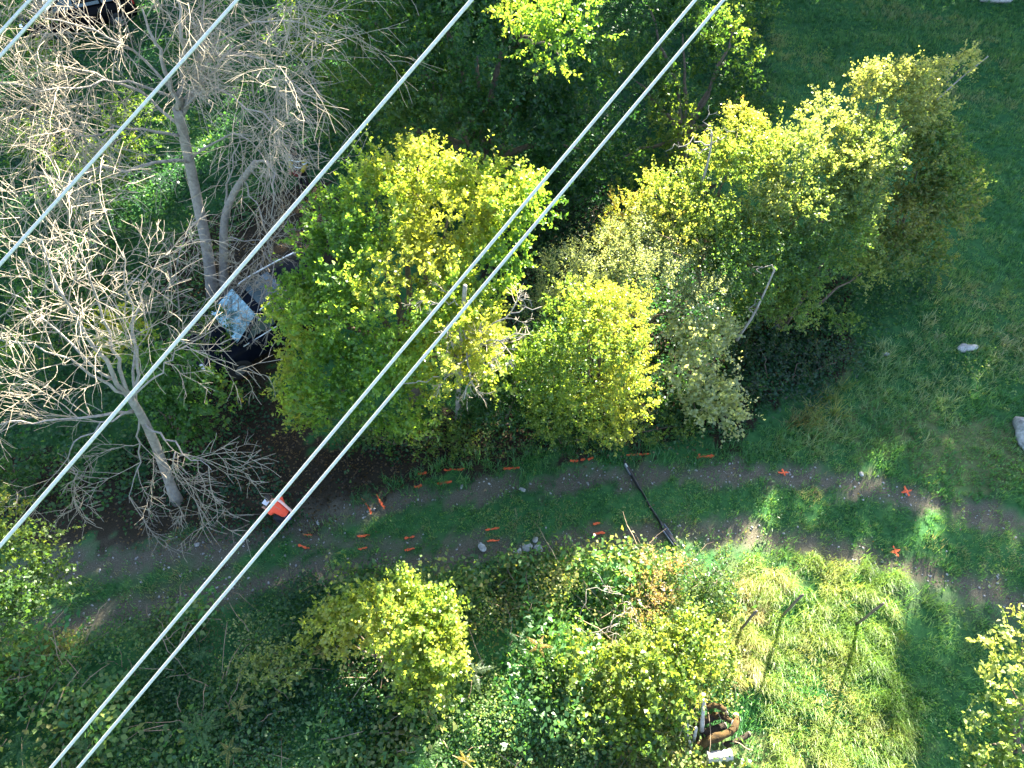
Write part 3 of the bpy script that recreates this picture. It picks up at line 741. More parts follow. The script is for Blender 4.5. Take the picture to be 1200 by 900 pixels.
def tufts(poly, dens, nb, ln, wid, pal, seed, lean=(.3, .9), rad=.05, bias=0., thin=None, freq=1.2, straight=None):
    p, rng = scatter(poly, dens, seed)
    if thin is not None: p = p[rng.rand(len(p)) > thin(p)]
    n = len(p); tone = nz(p, freq, seed + 7) * .7 + nz(p, freq * 4, seed + 8) * .4 - .08 + .12 * rng.normal(size=n) + bias
    size = (.6 + .8 * nz(p, 2.9, seed + 9)) * (.8 + .4 * rng.rand(n))
    q = np.repeat(p, nb, 0) + rng.normal(size=(n * nb, 2)) * rad; N = len(q)
    z = hgt(q[:, 0], q[:, 1]) - .02
    L = ln * np.repeat(size, nb) * (.6 + .7 * rng.rand(N))
    dirn = None
    if straight is not None: dirn = straight + .6 * rng.normal(size=N) + .5 * np.repeat(rng.normal(size=n), nb)
    return blades(q, z, L, wid * (.7 + .6 * rng.rand(N)), rng.uniform(*lean, N), ramp_col(np.repeat(tone, nb) + .08 * rng.normal(size=N), pal) * (.8 + .4 * rng.rand(N))[:, None], rng, dirn=dirn)
meadow = W2([(840, 535), (960, 500), (1040, 400), (1120, 300), (1140, 200), (1040, 60), (880, 160), (900, -90), (1360, -90), (1360, 640), (1060, 565), (960, 545)])
strip = W2([(-120, 680), (60, 665), (370, 595), (560, 560), (860, 530), (960, 545), (1060, 560), (1330, 640), (1330, 760), (1130, 690), (950, 645), (870, 632), (790, 640), (620, 655), (440, 680), (250, 712), (60, 752), (-120, 780)])
verge = W2([(380, 605), (420, 570), (480, 545), (560, 532), (860, 500), (960, 480), (960, 545), (850, 545), (560, 570)])
lower = W2([(880, 640), (1000, 655), (1130, 700), (1330, 770), (1330, 960), (860, 960), (870, 860), (840, 780), (850, 690)])
dirt_thin = lambda p: .74 * smooth(.15, .6, masks(p)[0])
grass_parts = [
    tufts(meadow, 44, 12, .17, .016, GR, 80, rad=.06),
    tufts(meadow, 16, 16, .30, .016, [(.06, .16, .05), (.12, .22, .075), (.20, .26, .11), (.30, .30, .18)], 81, lean=(.4, 1.1), rad=.07, thin=lambda p: 1 - smooth(.35, .7, nz(p, .9, 5)) * smooth(14, 11, p[:, 1])),
    tufts(strip, 85, 8, .10, .013, [(.022, .085, .034)] + GR + [(.24, .22, .12)], 82, rad=.045, thin=dirt_thin, freq=2.6),
    tufts(strip, 16, 9, .17, .014, GR[:4], 86, rad=.05, thin=lambda p: np.maximum(dirt_thin(p), 1 - smooth(2.5, 6, p[:, 0])), bias=.15),
    tufts(verge, 45, 10, .22, .015, GR[:4], 83, rad=.06, thin=dirt_thin),
    tufts(lower, 48, 10, .17, .015, GR[:4], 84, rad=.06, thin=dirt_thin)]
tag(link('grass', blade_mesh('grass', grass_parts), M['grass']), 'green grass of the meadow and the verges of the track', 'grass', kind='stuff')
patch = W2([(885, 655), (960, 650), (1055, 665), (1060, 700), (1035, 770), (1085, 830), (1100, 960), (860, 960), (900, 880), (850, 800), (850, 720)])
straw = W2([(865, 690), (900, 660), (935, 690), (900, 740), (850, 800), (845, 740)])
tall = [tufts(patch, 22, 80, .31, .0068, [(.08, .18, .035), (.14, .24, .045), (.21, .285, .065), (.31, .32, .11)], 90, lean=(.15, 1.25), rad=.09, freq=2, straight=-2.2),
        tufts(straw, 26, 60, .32, .0075, [(.22, .22, .07), (.32, .28, .11), (.40, .34, .17)], 91, lean=(.5, 1.35), rad=.07, straight=-2.0),
        tufts(slope, 9, 22, .38, .009, [(.05, .13, .035), (.10, .19, .05), (.2, .24, .09), (.32, .28, .15)], 95, lean=(.3, 1.2), rad=.07, thin=patchy(1.1, 406, .55, .72)),
        tufts(W2([(570, 830), (640, 820), (640, 900), (560, 900)]), 14, 26, .45, .013, [(.06, .12, .03), (.14, .18, .05), (.24, .25, .1)], 92, lean=(.4, 1.2), rad=.07, straight=-.9),
        tufts(W2([(935, 500), (965, 460), (1000, 440), (985, 480), (960, 520)]), 14, 26, .40, .013, [(.10, .15, .03), (.20, .22, .05), (.3, .26, .1)], 93, lean=(.4, 1.2), rad=.07),  # strip by the hedge, leaking sunlight put into the yellow blade colour
        tufts(W2([(905, 500), (930, 470), (945, 490), (920, 520)]), 14, 26, .45, .013, [(.05, .09, .04), (.14, .13, .03), (.2, .17, .07)], 94, lean=(.4, 1.2), rad=.07)]
tag(link('tall_grass', blade_mesh('tall_grass', tall), M['grass']), 'long bleached and yellow-green grass in sunlit tussocks below the track', 'grass', kind='stuff')

# dead stems and bramble canes
p, rng = scatter(slope, 5, 301); mb = MB()
for q in p:
    L = rng.uniform(.3, 1.1); a = rng.uniform(0, 6.28); z0 = float(hgt(q[0], q[1])) + rng.uniform(.15, .5)
    t = np.linspace(0, 1, 5)[:, None]; h = np.array([cos(a), sin(a), 0])
    mb.tube(np.array([q[0], q[1], z0]) + h * L * t + np.array([0, 0, 1.]) * (.45 * L * t - .5 * L * t ** 2 * rng.uniform(.3, 1.2)) + rng.normal(size=(5, 3)) * .02, [.009, .008, .007, .006, .004], 3, cap=False)
M['cane'] = pmat('dry_cane', (.22, .16, .11), .85, var=.5, scale=1.5)
tag(mb.build('dead_stems', M['cane']), 'thin dry stems and bramble canes sticking out of the undergrowth', 'stems', kind='stuff')

# gravel in the ruts
def stone_shape(rng, sub=1, flat=.6):
    bm = bmesh.new(); bmesh.ops.create_icosphere(bm, subdivisions=sub, radius=1)
    a = rng.normal(size=(4, 3))
    for v in bm.verts:
        c = np.array(v.co); s = 1 + .16 * sum(np.sin(c @ w * 2.1 + i) for i, w in enumerate(a)) / 1.4
        v.co = Vector(c * s * np.array([1, .75, flat]))
    V = np.array([v.co[:] for v in bm.verts]); F = np.array([[v.index for v in f.verts] for f in bm.faces]); bm.free()
    return V, F
rng = np.random.RandomState(7)
SV, SF = stone_shape(rng, 1)
pp, rng = scatter(strip, 60, 71)
gd = masks(pp)[0]
pp = pp[rng.rand(len(pp)) < .02 + .9 * gd][:9000]
sz = .008 + .030 * rng.rand(len(pp)) ** 3.5
ang = rng.uniform(0, 6.28, len(pp)); ca, sa = np.cos(ang), np.sin(ang)
v = SV[None] * sz[:, None, None]
v = np.stack([v[..., 0] * ca[:, None] - v[..., 1] * sa[:, None], v[..., 0] * sa[:, None] + v[..., 1] * ca[:, None], v[..., 2]], -1)
v += np.column_stack([pp, hgt(pp[:, 0], pp[:, 1]) - .045 * masks(pp)[0] + .004])[:, None]
f = (SF[None] + (np.arange(len(pp)) * len(SV))[:, None, None]).reshape(-1, 3)
tag(link('gravel', np_mesh('gravel', v.reshape(-1, 3), f), M['gravel']), 'small grey stones strewn along the wheel ruts of the track', 'gravel', kind='stuff')

# ------------------------------------------------------------------ stones
def stone(name, label, px, py, size, seed, rot=0., sub=2, flat=.6, group=None, mat='stone', cat='stone', sink=.3):
    rng = np.random.RandomState(seed); V, F = stone_shape(rng, sub, flat)
    sx = np.array(size, float) / 2; V = V * sx / np.array([1, .75, flat])
    c, s = cos(rot), sin(rot); V = V @ np.array([[c, s, 0], [-s, c, 0], [0, 0, 1]])
    me = np_mesh(name, V, F); me.polygons.foreach_set('use_smooth', [sub > 2] * len(F))
    o = link(name, me, M[mat]); p = G(px, py); o.location = (p[0], p[1], p[2] + sx[2] * (1 - 2 * sink) + .01)
    return tag(o, label, cat, group)
gs = 'broken pale rocks on the lower rut'
stone('rock', 'largest pale rock of the cluster on the lower rut', 618, 642, (.26, .20, .12), 1, .3, group=gs)
stone('rock', 'pale rock at the right end of the cluster on the lower rut', 631, 644, (.20, .24, .12), 2, .9, group=gs)
stone('rock', 'narrow pale rock at the left of the cluster, nearest the brambles', 607, 650, (.13, .26, .10), 3, -.4, group=gs)
stone('rock', 'small pale rock at the back of the cluster on the lower rut', 627, 633, (.12, .14, .08), 4, 0, group=gs)
stone('rock', 'lone pale rock to the left of the rock cluster on the lower rut', 565, 643, (.15, .20, .10), 5, .5, group=gs)
stone('rock', 'pale forked stone on the upper rut below the slim dead tree', 612, 575, (.17, .10, .07), 6, -.5, group='pale stones on the upper rut')
stone('rock', 'upright sliver of pale stone on the upper rut', 541, 571, (.06, .14, .06), 7, -.3, group='pale stones on the upper rut')
stone('rock', 'small white stone on the upper rut left of the power lines', 231, 639, (.11, .09, .06), 8, 0, group='pale stones on the upper rut')
stone('rock', 'long white stone chip on the track beside the person in the orange jacket', 372, 612, (.06, .15, .05), 9, .5, group='pale stones on the upper rut')
stone('rock', 'white stone on the upper rut between the two right-hand orange crosses', 1009, 556, (.09, .11, .07), 10, 0, group='pale stones on the upper rut')
stone('boulder', 'large white limestone boulder cut by the right edge of the meadow', 1206, 518, (.75, 1.15, .6), 11, .2, sub=3, cat='boulder')
stone('rock', 'flat pale rock half buried in the meadow', 1130, 409, (.55, .22, .18), 12, .1, sub=3, sink=.25)
stone('rock', 'small white-topped rock in the grass near the foot of the hedge', 1037, 417, (.20, .16, .15), 13, .3, sink=.15)
stone('rock', 'grey rock outcrop in the meadow at the top edge', 1168, 1, (1.5, .6, .3), 14, .1, sub=3, sink=.2)

# ------------------------------------------------------------------ orange marks sprayed on the track
def mark(label, px, py, strokes, seed, w=.05, kind='dash'):
    """strokes: list of (dx, dy) half vectors in metres; each a ragged flat band of paint 12 mm thick in the grass"""
    rng = np.random.RandomState(seed); mb = MB(); c = G(px, py)
    for j, (dx, dy, ox, oy) in enumerate(strokes):
        n = 11; t = np.linspace(-1, 1, n)
        L = sqrt(dx * dx + dy * dy); nrm = np.array([-dy, dx]) / L
        cx = c[0] + ox + t * dx; cy = c[1] + oy + t * dy
        wob = rng.normal(size=n) * .007
        wl = w * (.35 + 1.0 * rng.rand(n)); wl[0] *= .5; wl[-1] *= .5
        pl = np.stack([cx, cy], -1) + nrm * (wob + wl / 2)[:, None]; pr = np.stack([cx, cy], -1) + nrm * (wob - wl / 2)[:, None]
        rings = []
        for i in range(n):
            z = float(hgt(cx[i], cy[i])) + .022 + .003 * j
            a, b = pl[i], pr[i]
            rings.append([(a[0], a[1], z - .012), (b[0], b[1], z - .012), (b[0], b[1], z), (a[0], a[1], z)])
        mb.loft(rings)
    return tag(mb.build('paint_mark', M['orange']), label, 'paint mark', 'orange paint marks on the track')
X_ = lambda s: [(s, .03, 0, 0), (-.02, s, 0, 0)]
H_ = lambda s, t=.02: [(s, t, 0, 0)]
mark('orange cross on the lower rut at the right, nearest the sunlit grass', 1049, 646, X_(.12), 1)
mark('orange cross on the upper rut furthest to the right', 1062, 576, X_(.13), 2)
mark('orange cross on the upper rut, nearest of the crosses to the orange arrow', 918, 554, [(.13, .01, 0, 0), (-.02, .09, 0, 0)], 3)
mark('bright orange arrow-like dash between the black bar and the crosses', 827, 535, [(.20, .015, 0, 0), (.03, .07, -.17, 0), (.03, .05, .12, 0)], 4)
mark('long faint orange dash starting at the upper end of the black bar', 748, 533, H_(.29, .03), 5, .06)
mark('broken orange dash in the verge left of the black bar', 682, 540, [(.10, 0, -.19, -.01), (.06, .01, .02, .02), (.07, .03, .21, .05)], 6)
mark('orange dash under the slim dead tree', 599, 549, H_(.20, .02), 7, .06)
mark('orange dash in two pieces on the verge, above a thicker dash', 532, 551, [(.15, .01, -.09, 0), (.09, .02, .17, .02)], 8)
mark('short orange dash at the left end of the verge row', 495, 555, H_(.10), 9)
mark('thick orange dash at the edge of the upper rut, below the dash in two pieces', 521, 566, H_(.17, .03), 10, .065)
mark('orange blot at the edge of the upper rut, left of the thick dash', 490, 570, [(.09, .02, 0, 0), (.04, .05, .03, 0)], 11)
mark('bold orange slash across the upper rut', 446, 588, [(.11, -.18, 0, 0)], 12, .055)
mark('thin faint orange slash left of the bold slash', 430, 592, [(.11, -.14, -.03, .03), (.03, -.07, .10, -.16)], 13, .035)
mark('orange dash in the middle of the track, first in its row from the left', 426, 628, H_(.14), 14)
mark('orange dash in the middle of the track between two dashes of its row', 480, 630, H_(.11, .02), 15)
mark('orange dash in the grass strip above the rock cluster, upper of the pair', 577, 620, H_(.16, .03), 16)
mark('orange dash in the grass strip above the rock cluster, lower of the pair', 578, 634, H_(.14, .01), 17)
mark('very short orange dash left of the black bar, upper of the pair', 699, 614, H_(.08), 18)
mark('short orange dash left of the black bar, lower of the pair', 702, 625, H_(.13, .01), 19)
mark('faint orange dash at the edge of the lower verge, left of the bright bush tip', 425, 643, H_(.10), 20, .035)
mark('orange dash on the lower side of the track, above the bright bush', 480, 644, H_(.11, .02), 21)
mark('small orange dash right of the power lines, upper of the pair', 361, 627, H_(.10, -.01), 22, .035)
mark('orange dash right of the power lines, lower of the pair', 356, 641, [(.13, -.04, 0, 0)], 23)

# ------------------------------------------------------------------ black bar across the track
M['rubber'] = pmat('black_rubber', (.012, .012, .014), .35, var=.3, scale=20, bump=.2, spec=.5)
M['steel'] = pmat('galvanised_steel', (.16, .18, .22), .4, .6, var=.25, scale=9)
bar = empty('drainage_bar', G(765, 595), 'long black bar set slantwise across the track with pale metal edges at its ends', 'drainage bar')
bp = [G(731, 540, .05), G(738, 552, .06), G(748, 570, .07), G(757, 586, .06), G(761, 594, .05), G(768, 604, .06), G(776, 617, .06), G(785, 630, .07), G(795, 643, .06)]
bp = curve(bp, 25)
def ribbon(pts, w, h, off=0.):
    pts = np.asarray(pts); t = np.gradient(pts, axis=0); t /= np.linalg.norm(t, axis=1)[:, None]
    s = np.cross(t, [0, 0, 1.]); s /= np.linalg.norm(s, axis=1)[:, None]; w = np.broadcast_to(w, (len(pts),))
    r = []
    for i in range(len(pts)):
        c = pts[i] + s[i] * off; a = s[i] * w[i] / 2; u = np.array([0, 0, h])
        r.append([c - a - u, c + a - u, c + a * .9, c + a * .4 + u * .25, c - a * .4 + u * .25, c - a * .9])
    return r
mb = MB(); wv = .060 + .024 * np.sin(np.linspace(0, 9, 25)); wv[9:12] *= .6; wv[16:18] *= .55; wv[20:24] *= 1.15
mb.loft(ribbon(bp, wv, .07)); mb.build('rubber_strip', M['rubber'], bar, False)
for sl, off in ((slice(1, 5), .045), (slice(19, 24), .055), (slice(18, 22), -.055)):
    mb = MB(); mb.loft(ribbon(bp[sl] - np.array([0, 0, .012]), .03, .05, off)); mb.build('metal_edge', M['steel'], bar)
mb = MB(); mb.loft(ribbon(bp[1:3] + np.array([0, 0, .014]), .05, .02, .02)); mb.build('end_clip', M['wire'], bar)

# ------------------------------------------------------------------ fence posts, logs
M['post'] = pmat('post_wood', (.10, .085, .07), .9, var=.4, scale=(18), bump=.5)
M['cutwood'] = pmat('cut_wood', (.55, .50, .44), .8, var=.2, scale=25)
M['logbark'] = pmat('pale_log', (.36, .33, .32), .85, var=.4, scale=16, bump=.6)
M['moss'] = pmat('orange_moss', (.022, .016, .009), .95, var=.6, scale=7, bump=1.0, rgb2=(.085, .05, .014))
for lbl, tp, hh in (('thin wooden fence post at the left, beside the bleached grass', (886, 717), 1.35), ('thin wooden fence post in the middle of the sunlit grass', (941, 697), 1.4), ('thin wooden fence post at the right side of the sunlit grass', (1036, 707), 1.4)):
    t = P(*tp, hh); g = np.array([t[0], t[1], float(hgt(t[0], t[1]))])
    e = empty('fence_post', g, lbl, 'fence post', 'fence posts in the tall grass')
    mb = MB(); mb.tube([g - [0, 0, .2], g + [0.01, 0, hh * .4], g + [0, .01, hh * .7], g + [.01, .01, hh - .02]], [.028, .027, .026, .024], 7); mb.build('post', M['post'], e, True)
    mb = MB(); q = g + np.array([.01, .01, hh - .1]); mb.tube([q + [-.045, 0, 0], q + [-.045, 0, .05]], [.012, .012], 6); mb.build('insulator', M['rubber'], e)
def log(name, label, pts, r, mat, seed, cat='log', moss=False):
    rng = np.random.RandomState(seed); e = empty(name, pts[0], label, cat)
    c = curve(pts, 9); mb = MB(); mb.tube(c, np.asarray(np.linspace(r[0], r[1], 9)) * (1 + .08 * rng.normal(size=9)), 12, cap=False); mb.build('bark', M[mat], e, True)
    for i, k in ((0, 1), (-1, -2)):
        mb = MB(); d = (c[i] - c[k]) / np.linalg.norm(c[i] - c[k]); rr = (r[0] if i == 0 else r[1]) * 1.0
        mb.tube([c[i] - d * .02, c[i] + d * .006], [rr * .97, rr * .95], 12); mb.build('cut_end', M['cutwood'], e)
    return e
log('log', 'short pale cut log lying at the bottom edge', PP((829, 887, .32), (843, 886, .33), (857, 884, .34)), (.10, .10), 'logbark', 1)
log('log', 'arched log covered in orange moss above the pale log', PP((816, 878, .25), (830, 866, .42), (850, 862, .5), (866, 852, .42), (862, 838, .3)), (.09, .06), 'moss', 2)
log('log', 'upper mossy orange branch stump beside the standing grey stub', PP((836, 838, .3), (848, 840, .45), (858, 846, .5)), (.06, .05), 'moss', 3)
log('log', 'small orange mossy stub at the top of the log heap', PP((828, 828, .5), (840, 826, .55), (850, 832, .5)), (.06, .045), 'moss', 8)
M['darkbark'] = pmat('dark_bark', (.028, .021, .015), .95, var=.6, scale=14, bump=1.0)
log('log', 'dark rotten log lying under the arched mossy log', PP((808, 868, .15), (828, 858, .25), (850, 850, .25)), (.09, .07), 'darkbark', 9)
log('log', 'dark rotten log at the back of the heap', PP((812, 850, .15), (830, 842, .3), (852, 836, .3)), (.08, .06), 'darkbark', 10)
log('log', 'dark log at the right of the pale log', PP((848, 874, .2), (866, 868, .25), (878, 860, .25)), (.06, .05), 'darkbark', 11)
log('log', 'upright weathered grey stub standing in the log heap', PP((822, 862, .1), (823, 845, .6), (825, 820, 1.1)), (.05, .03), 'logbark', 4, cat='stump')
log('log', 'short split grey stake left of the weathered stub', PP((812, 872, .1), (814, 862, .4), (816, 853, .6)), (.035, .03), 'logbark', 5, cat='stake')
log('log', 'second split grey stake, low beside the pale log', PP((812, 886, .1), (810, 876, .3), (808, 868, .4)), (.03, .025), 'logbark', 6, cat='stake')
log('log', 'thin bleached stick hanging in the brambles over the log heap', PP((806, 862, .5), (806, 840, .7), (800, 820, .9), (804, 805, 1.0)), (.014, .01), 'logbark', 7, cat='stick')

# ------------------------------------------------------------------ ferns
M['fern'] = M['leaf']
def fern(label, px, py, size, pal, seed, nf=6, z=.3, span=6.283, az0=0):
    rng = np.random.RandomState(seed); z = .8; c = P(px, py, .95); c = np.array([c[0], c[1], float(hgt(c[0], c[1]))]); e = empty('fern', c, label, 'fern', 'ferns in the brambles')
    for k in range(nf):
        az = az0 + span * k / nf + rng.normal() * .15; L = size * rng.uniform(.65, 1.1)
        h = np.array([cos(az), sin(az), 0]); s = np.array([-sin(az), cos(az), 0])
        K = 26; t = np.linspace(.06, 1, K)
        rach = c + np.array([0, 0, z]) + h * (L * t)[:, None] + np.array([0, 0, 1.]) * (L * (.45 * t - .6 * t ** 2))[:, None]
        pl = np.maximum(L * .24 * np.minimum(1, t * 5) * (1.04 - t) ** .8, L * .02)
        pos = np.repeat(rach, 2, 0); sg = np.tile([1, -1], K)[:, None]
        d = unit(s * sg + h * .5 + np.array([0, 0, -.15]) + rng.normal(size=(2 * K, 3)) * .1); nr = np.tile([0, 0, 1.], (2 * K, 1)) + rng.normal(size=(2 * K, 3)) * .3
        col = ramp_col(np.full(2 * K, rng.uniform(.1, .9)) + .15 * rng.normal(size=2 * K), pal)
        parts = [leaves(pos, d, nr, np.repeat(pl, 2) * rng.uniform(.75, 1.15, 2 * K), .24, col, rng)]
        parts.append(leaves(rach[:1], unit(rach[-1:] - rach[:1]), np.array([[0, 0, 1.]]), np.array([L]), .03, col[:1] * .7, rng))
        link('frond', cat_mesh('frond', parts), M['leaf'], e)
FG = [(.03, .10, .03), (.05, .13, .035), (.09, .16, .04)]
FY = [(.14, .17, .04), (.24, .23, .06), (.34, .27, .10)]
FB = [(.25, .15, .04), (.33, .22, .06)]
fern('yellowing fern lit by the sun, left of the bright bush', 278, 830, .42, FY, 1, 5)
fern('yellow fern near the bottom edge with brown tip, left of the bright bush', 268, 878, .36, FY, 2, 5)
fern('green fern in the shade between the power lines and the yellowing fern', 235, 855, .55, FG, 3, 6)
fern('bright green fern tuft in the shade right beside the power lines', 232, 766, .26, FG, 4, 6)
fern('green fern in the hollow below the rock cluster', 608, 750, .45, FG, 5, 5)
fern('brown withered fern next to the green fern in the hollow', 632, 755, .30, FB, 6, 5)
fern('grey-green fern on the right flank of the bright yellow-green bush', 555, 785, .42, [(.08, .13, .06), (.13, .18, .09)], 7, 6)
fern('green fern at the bottom edge below the bright bush', 500, 885, .5, FG, 8, 6)
fern('golden fern tuft at the bottom edge', 545, 890, .22, [(.2, .2, .04), (.34, .25, .04)], 9, 6)
fern('yellow-green fern left of the bright bush, close to the cream bush', 375, 760, .36, FY, 10, 5)
fern('green fern in the bottom left corner', 20, 875, .5, FG, 11, 6)
fern('green fern below the power lines at the bottom edge', 95, 880, .4, FG, 12, 6)

# ------------------------------------------------------------------ power lines
def wire(label, a, b, depth, r):
    A, Bp = D3(*a, depth), D3(*b, depth)
    d = Bp - A; n = 241; t = np.linspace(-3.2, 4.2, n)
    pts = A + d * t[:, None]; pts[:, 2] += .0015 * (t - .5) ** 2 * np.linalg.norm(d)
    mb = MB(); mb.tube(pts, np.full(n, r), 8); o = mb.build('power_line', M['wire'], None, True)
    return tag(o, label, 'power line', 'power lines')
wire('single power line from the left edge to the top, passing before the parked car', (0, 640), (553, 0), 6.2, .0165)
wire('single power line crossing the branches of the large bare tree', (0, 310), (278, 0), 6.6, .0155)
wire('upper left wire of the close pair in the middle, over the golden tree', (60, 900), (815, 0), 6.2, .0148)
wire('lower right wire of the close pair in the middle, over the golden tree', (92, 900), (848, 0), 6.25, .0148)
wire('outermost wire cutting the top left corner', (0, 38), (35, 0), 6.9, .0150)
wire('wire just inside the outermost one in the top left corner', (0, 66), (60, 0), 6.8, .0150)

# ------------------------------------------------------------------ cars
def car_paint(name, rgb):
    m = pmat(name, rgb, .45, .0, var=.2, scale=6, spec=.03); m.node_tree.nodes['Principled BSDF'].inputs['Coat Weight'].default_value = .05; return m
M['navy'] = car_paint('dark_blue_paint', (.004, .006, .012)); M['black'] = car_paint('black_paint', (.004, .004, .005))
M['glass'] = pmat('tinted_glass', (.05, .08, .09), .12, .1, var=.1, scale=2, spec=.6)
M['glint_glass'] = pmat('sky_glint_tinted_glass', (.20, .30, .32), .2, .75, var=.6, scale=7)  # windscreen glass, sky glint put into its lighter teal colour
M['chrome'] = pmat('bright_rail', (.80, .82, .84), .25, .6, var=.05, scale=6)
M['tyre'] = pmat('tyre_rubber', (.02, .02, .02), .85, var=.2, scale=30); M['rim'] = pmat('alloy_rim', (.45, .46, .48), .35, .8, var=.1, scale=8)
M['lamp'] = pmat('lamp_glass', (.6, .62, .65), .1, .1, var=.1, scale=10, spec=.8); M['tail'] = pmat('tail_lamp', (.35, .02, .02), .2, var=.1, scale=10)
def car(label, px, py, yaw, paint, rails=True):
    g = G(px, py); e = empty('parked_car', (0, 0, 0), label, 'car', 'cars parked under the trees')
    def sect(x, prof):  # ring across the car at x; prof: list of (y, z)
        return [(x, y, z) for y, z in prof] + [(x, -y, z) for y, z in prof[::-1]]
    mb = MB()
    body = [(-2.12, .70, .45, .82), (-2.05, .80, .30, .95), (-1.5, .88, .25, 1.0), (-.5, .90, .25, 1.0), (.6, .90, .25, .98), (1.1, .89, .25, .96), (1.75, .85, .28, .86), (2.08, .74, .34, .74), (2.16, .60, .42, .66)]
    mb.loft([sect(x, [(w * .86, lo), (w, lo + .15), (w * 1.0, (lo + hi) / 2), (w * .95, hi - .06), (w * .84, hi)]) for x, w, lo, hi in body])
    mb.build('body', M[paint], e, True)
    mb = MB()
    cab = [(-2.0, .70, .97, 1.02), (-1.72, .72, .98, 1.36), (-1.3, .70, .98, 1.46), (-.3, .70, .98, 1.49), (.25, .69, .97, 1.45), (.62, .70, .96, 1.24), (1.08, .74, .95, .98)]
    mb.loft([sect(x, [(w * 1.12, lo), (w * 1.07, lo + (hi - lo) * .4), (w * .92, lo + (hi - lo) * .9), (w * .84, hi), (w * .4, hi + .012)]) for x, w, lo, hi in cab])
    mb.build('cabin', M[paint], e, True)
    def pane(name, pts, mat='glass', th=.012):
        a = [np.array(q, float) for q in pts]; nn = np.cross(a[1] - a[0], a[2] - a[0]); nn /= np.linalg.norm(nn)
        m = MB(); m.loft([[q for q in a], [q + nn * th for q in a]]); return m.build(name, M[mat], e)
    pane('windscreen', [(1.06, -.68, 1.005), (1.06, .68, 1.005), (.33, .58, 1.455), (.33, -.58, 1.455)], 'glint_glass' if rails else 'glass')
    pane('rear_window', [(-1.99, .62, 1.06), (-1.99, -.62, 1.06), (-1.74, -.56, 1.39), (-1.74, .56, 1.39)])
    pane('sunroof', [(.12, -.42, 1.50), (.12, .42, 1.50), (-.62, .42, 1.525), (-.62, -.42, 1.525)])
    for s in (-1, 1):
        for xa, xb, xc, xd in ((.88, .02, -.02, .36), (-.06, -.92, -.90, -.06), (-1.0, -1.72, -1.55, -.98)):
            q = [(xa, s * .795, 1.05), (xb, s * .795, 1.05), (xc, s * .662, 1.38), (xd, s * .662, 1.38)]
            pane('side_window', q if s < 0 else q[::-1])
        if rails:
            m = MB(); m.tube([(-1.62, s * .56, 1.44), (-1.5, s * .56, 1.53), (-.9, s * .565, 1.555), (-.2, s * .565, 1.55), (.1, s * .56, 1.52), (.2, s * .55, 1.47)], .024, 8); m.build('roof_rail', M['chrome'], e, True)
            m = MB(); m.tube([(-1.9, s * .86, 1.01), (-1., s * .868, 1.02), (0, s * .868, 1.02), (1.0, s * .86, .99)], .016, 6); m.build('window_trim', M['chrome'], e, True)
        m = MB(); m.box((.78, s * 1.0, 1.06), (.14, .20, .14)); m.build('mirror', M[paint], e, False, .04)
        m = MB(); m.box((2.03, s * .58, .70), (.14, .32, .14)); m.build('headlight', M['lamp'], e, False, .04)
        m = MB(); m.box((-2.06, s * .66, .86), (.10, .20, .24)); m.build('tail_light', M['tail'], e, False, .03)
        for x in (-1.32, 1.32):
            m = MB(); a = np.linspace(0, 2 * pi, 21)[:-1]
            m.loft([[(x + r * cos(t), s * (.80 + w), .32 + r * sin(t)) for t in a] for r, w in ((.20, -.10), (.30, -.11), (.325, -.06), (.325, .06), (.30, .105), (.21, .10))]); wh = m.build('wheel', M['tyre'], e, True)
            m = MB(); m.loft([[(x + r * cos(t), s * (.80 + w), .32 + r * sin(t)) for t in a] for r, w in ((.205, .06), (.20, .095), (.06, .11), (.01, .11))]); m.build('rim', M['rim'], wh)
    for z in (.50, .56):
        m = MB(); m.box((2.13, 0, z), (.06, .8, .03)); m.build('grille_bar', M['chrome'], e)
    m = MB(); m.box((2.17, 0, .42), (.02, .5, .11)); m.build('number_plate', M['wire'], e)
    e.location = g; e.rotation_euler = (0, 0, yaw)
    return e
car('dark blue car with bright roof rails, nose towards the track, under bare twigs', 318, 388, radians(222), 'navy')
car('black car almost hidden by branches at the top left corner', 100, 30, radians(205), 'black', rails=False)

# ------------------------------------------------------------------ people
def skin(name, joints, edges, mats, parent, root=0, sub=2):
    me = bpy.data.meshes.new(name)
    me.from_pydata([j[:3] for j in joints], edges, [])
    o = bpy.data.objects.new(name, me); C.objects.link(o)
    md = o.modifiers.new('skin', 'SKIN'); md.use_smooth_shade = True
    ss = o.modifiers.new('sub', 'SUBSURF'); ss.levels = sub; ss.render_levels = sub
    if not me.skin_vertices: 
        bpy.context.view_layer.objects.active = o
    for i, j in enumerate(joints):
        r = j[3]; r = r if isinstance(r, tuple) else (r, r)
        me.skin_vertices[0].data[i].radius = r
        me.skin_vertices[0].data[i].use_root = (i == root)
    dg = bpy.context.evaluated_depsgraph_get(); dg.update()
    m2 = bpy.data.meshes.new_from_object(o.evaluated_get(dg)); m2.name = name
    o.modifiers.clear(); o.data = m2; bpy.data.meshes.remove(me)
    for m in mats: m2.materials.append(m)
    if parent: o.parent = parent
    return o
M['skin'] = pmat('skin', (.42, .24, .17), .6, var=.1, scale=20); M['hair'] = pmat('dark_hair', (.03, .022, .018), .6, var=.4, scale=60)
M['hivis'] = pmat('orange_jacket', (.95, .10, .05), .7, var=.12, scale=9, bump=.3); M['hivis_pale'] = pmat('reflective_band', (.85, .50, .44), .4, var=.1, scale=20)
M['darkcloth'] = pmat('dark_cloth', (.018, .018, .024), .85, var=.3, scale=15, bump=.3); M['purple'] = pmat('purple_cloth', (.09, .035, .33), .8, var=.2, scale=20)
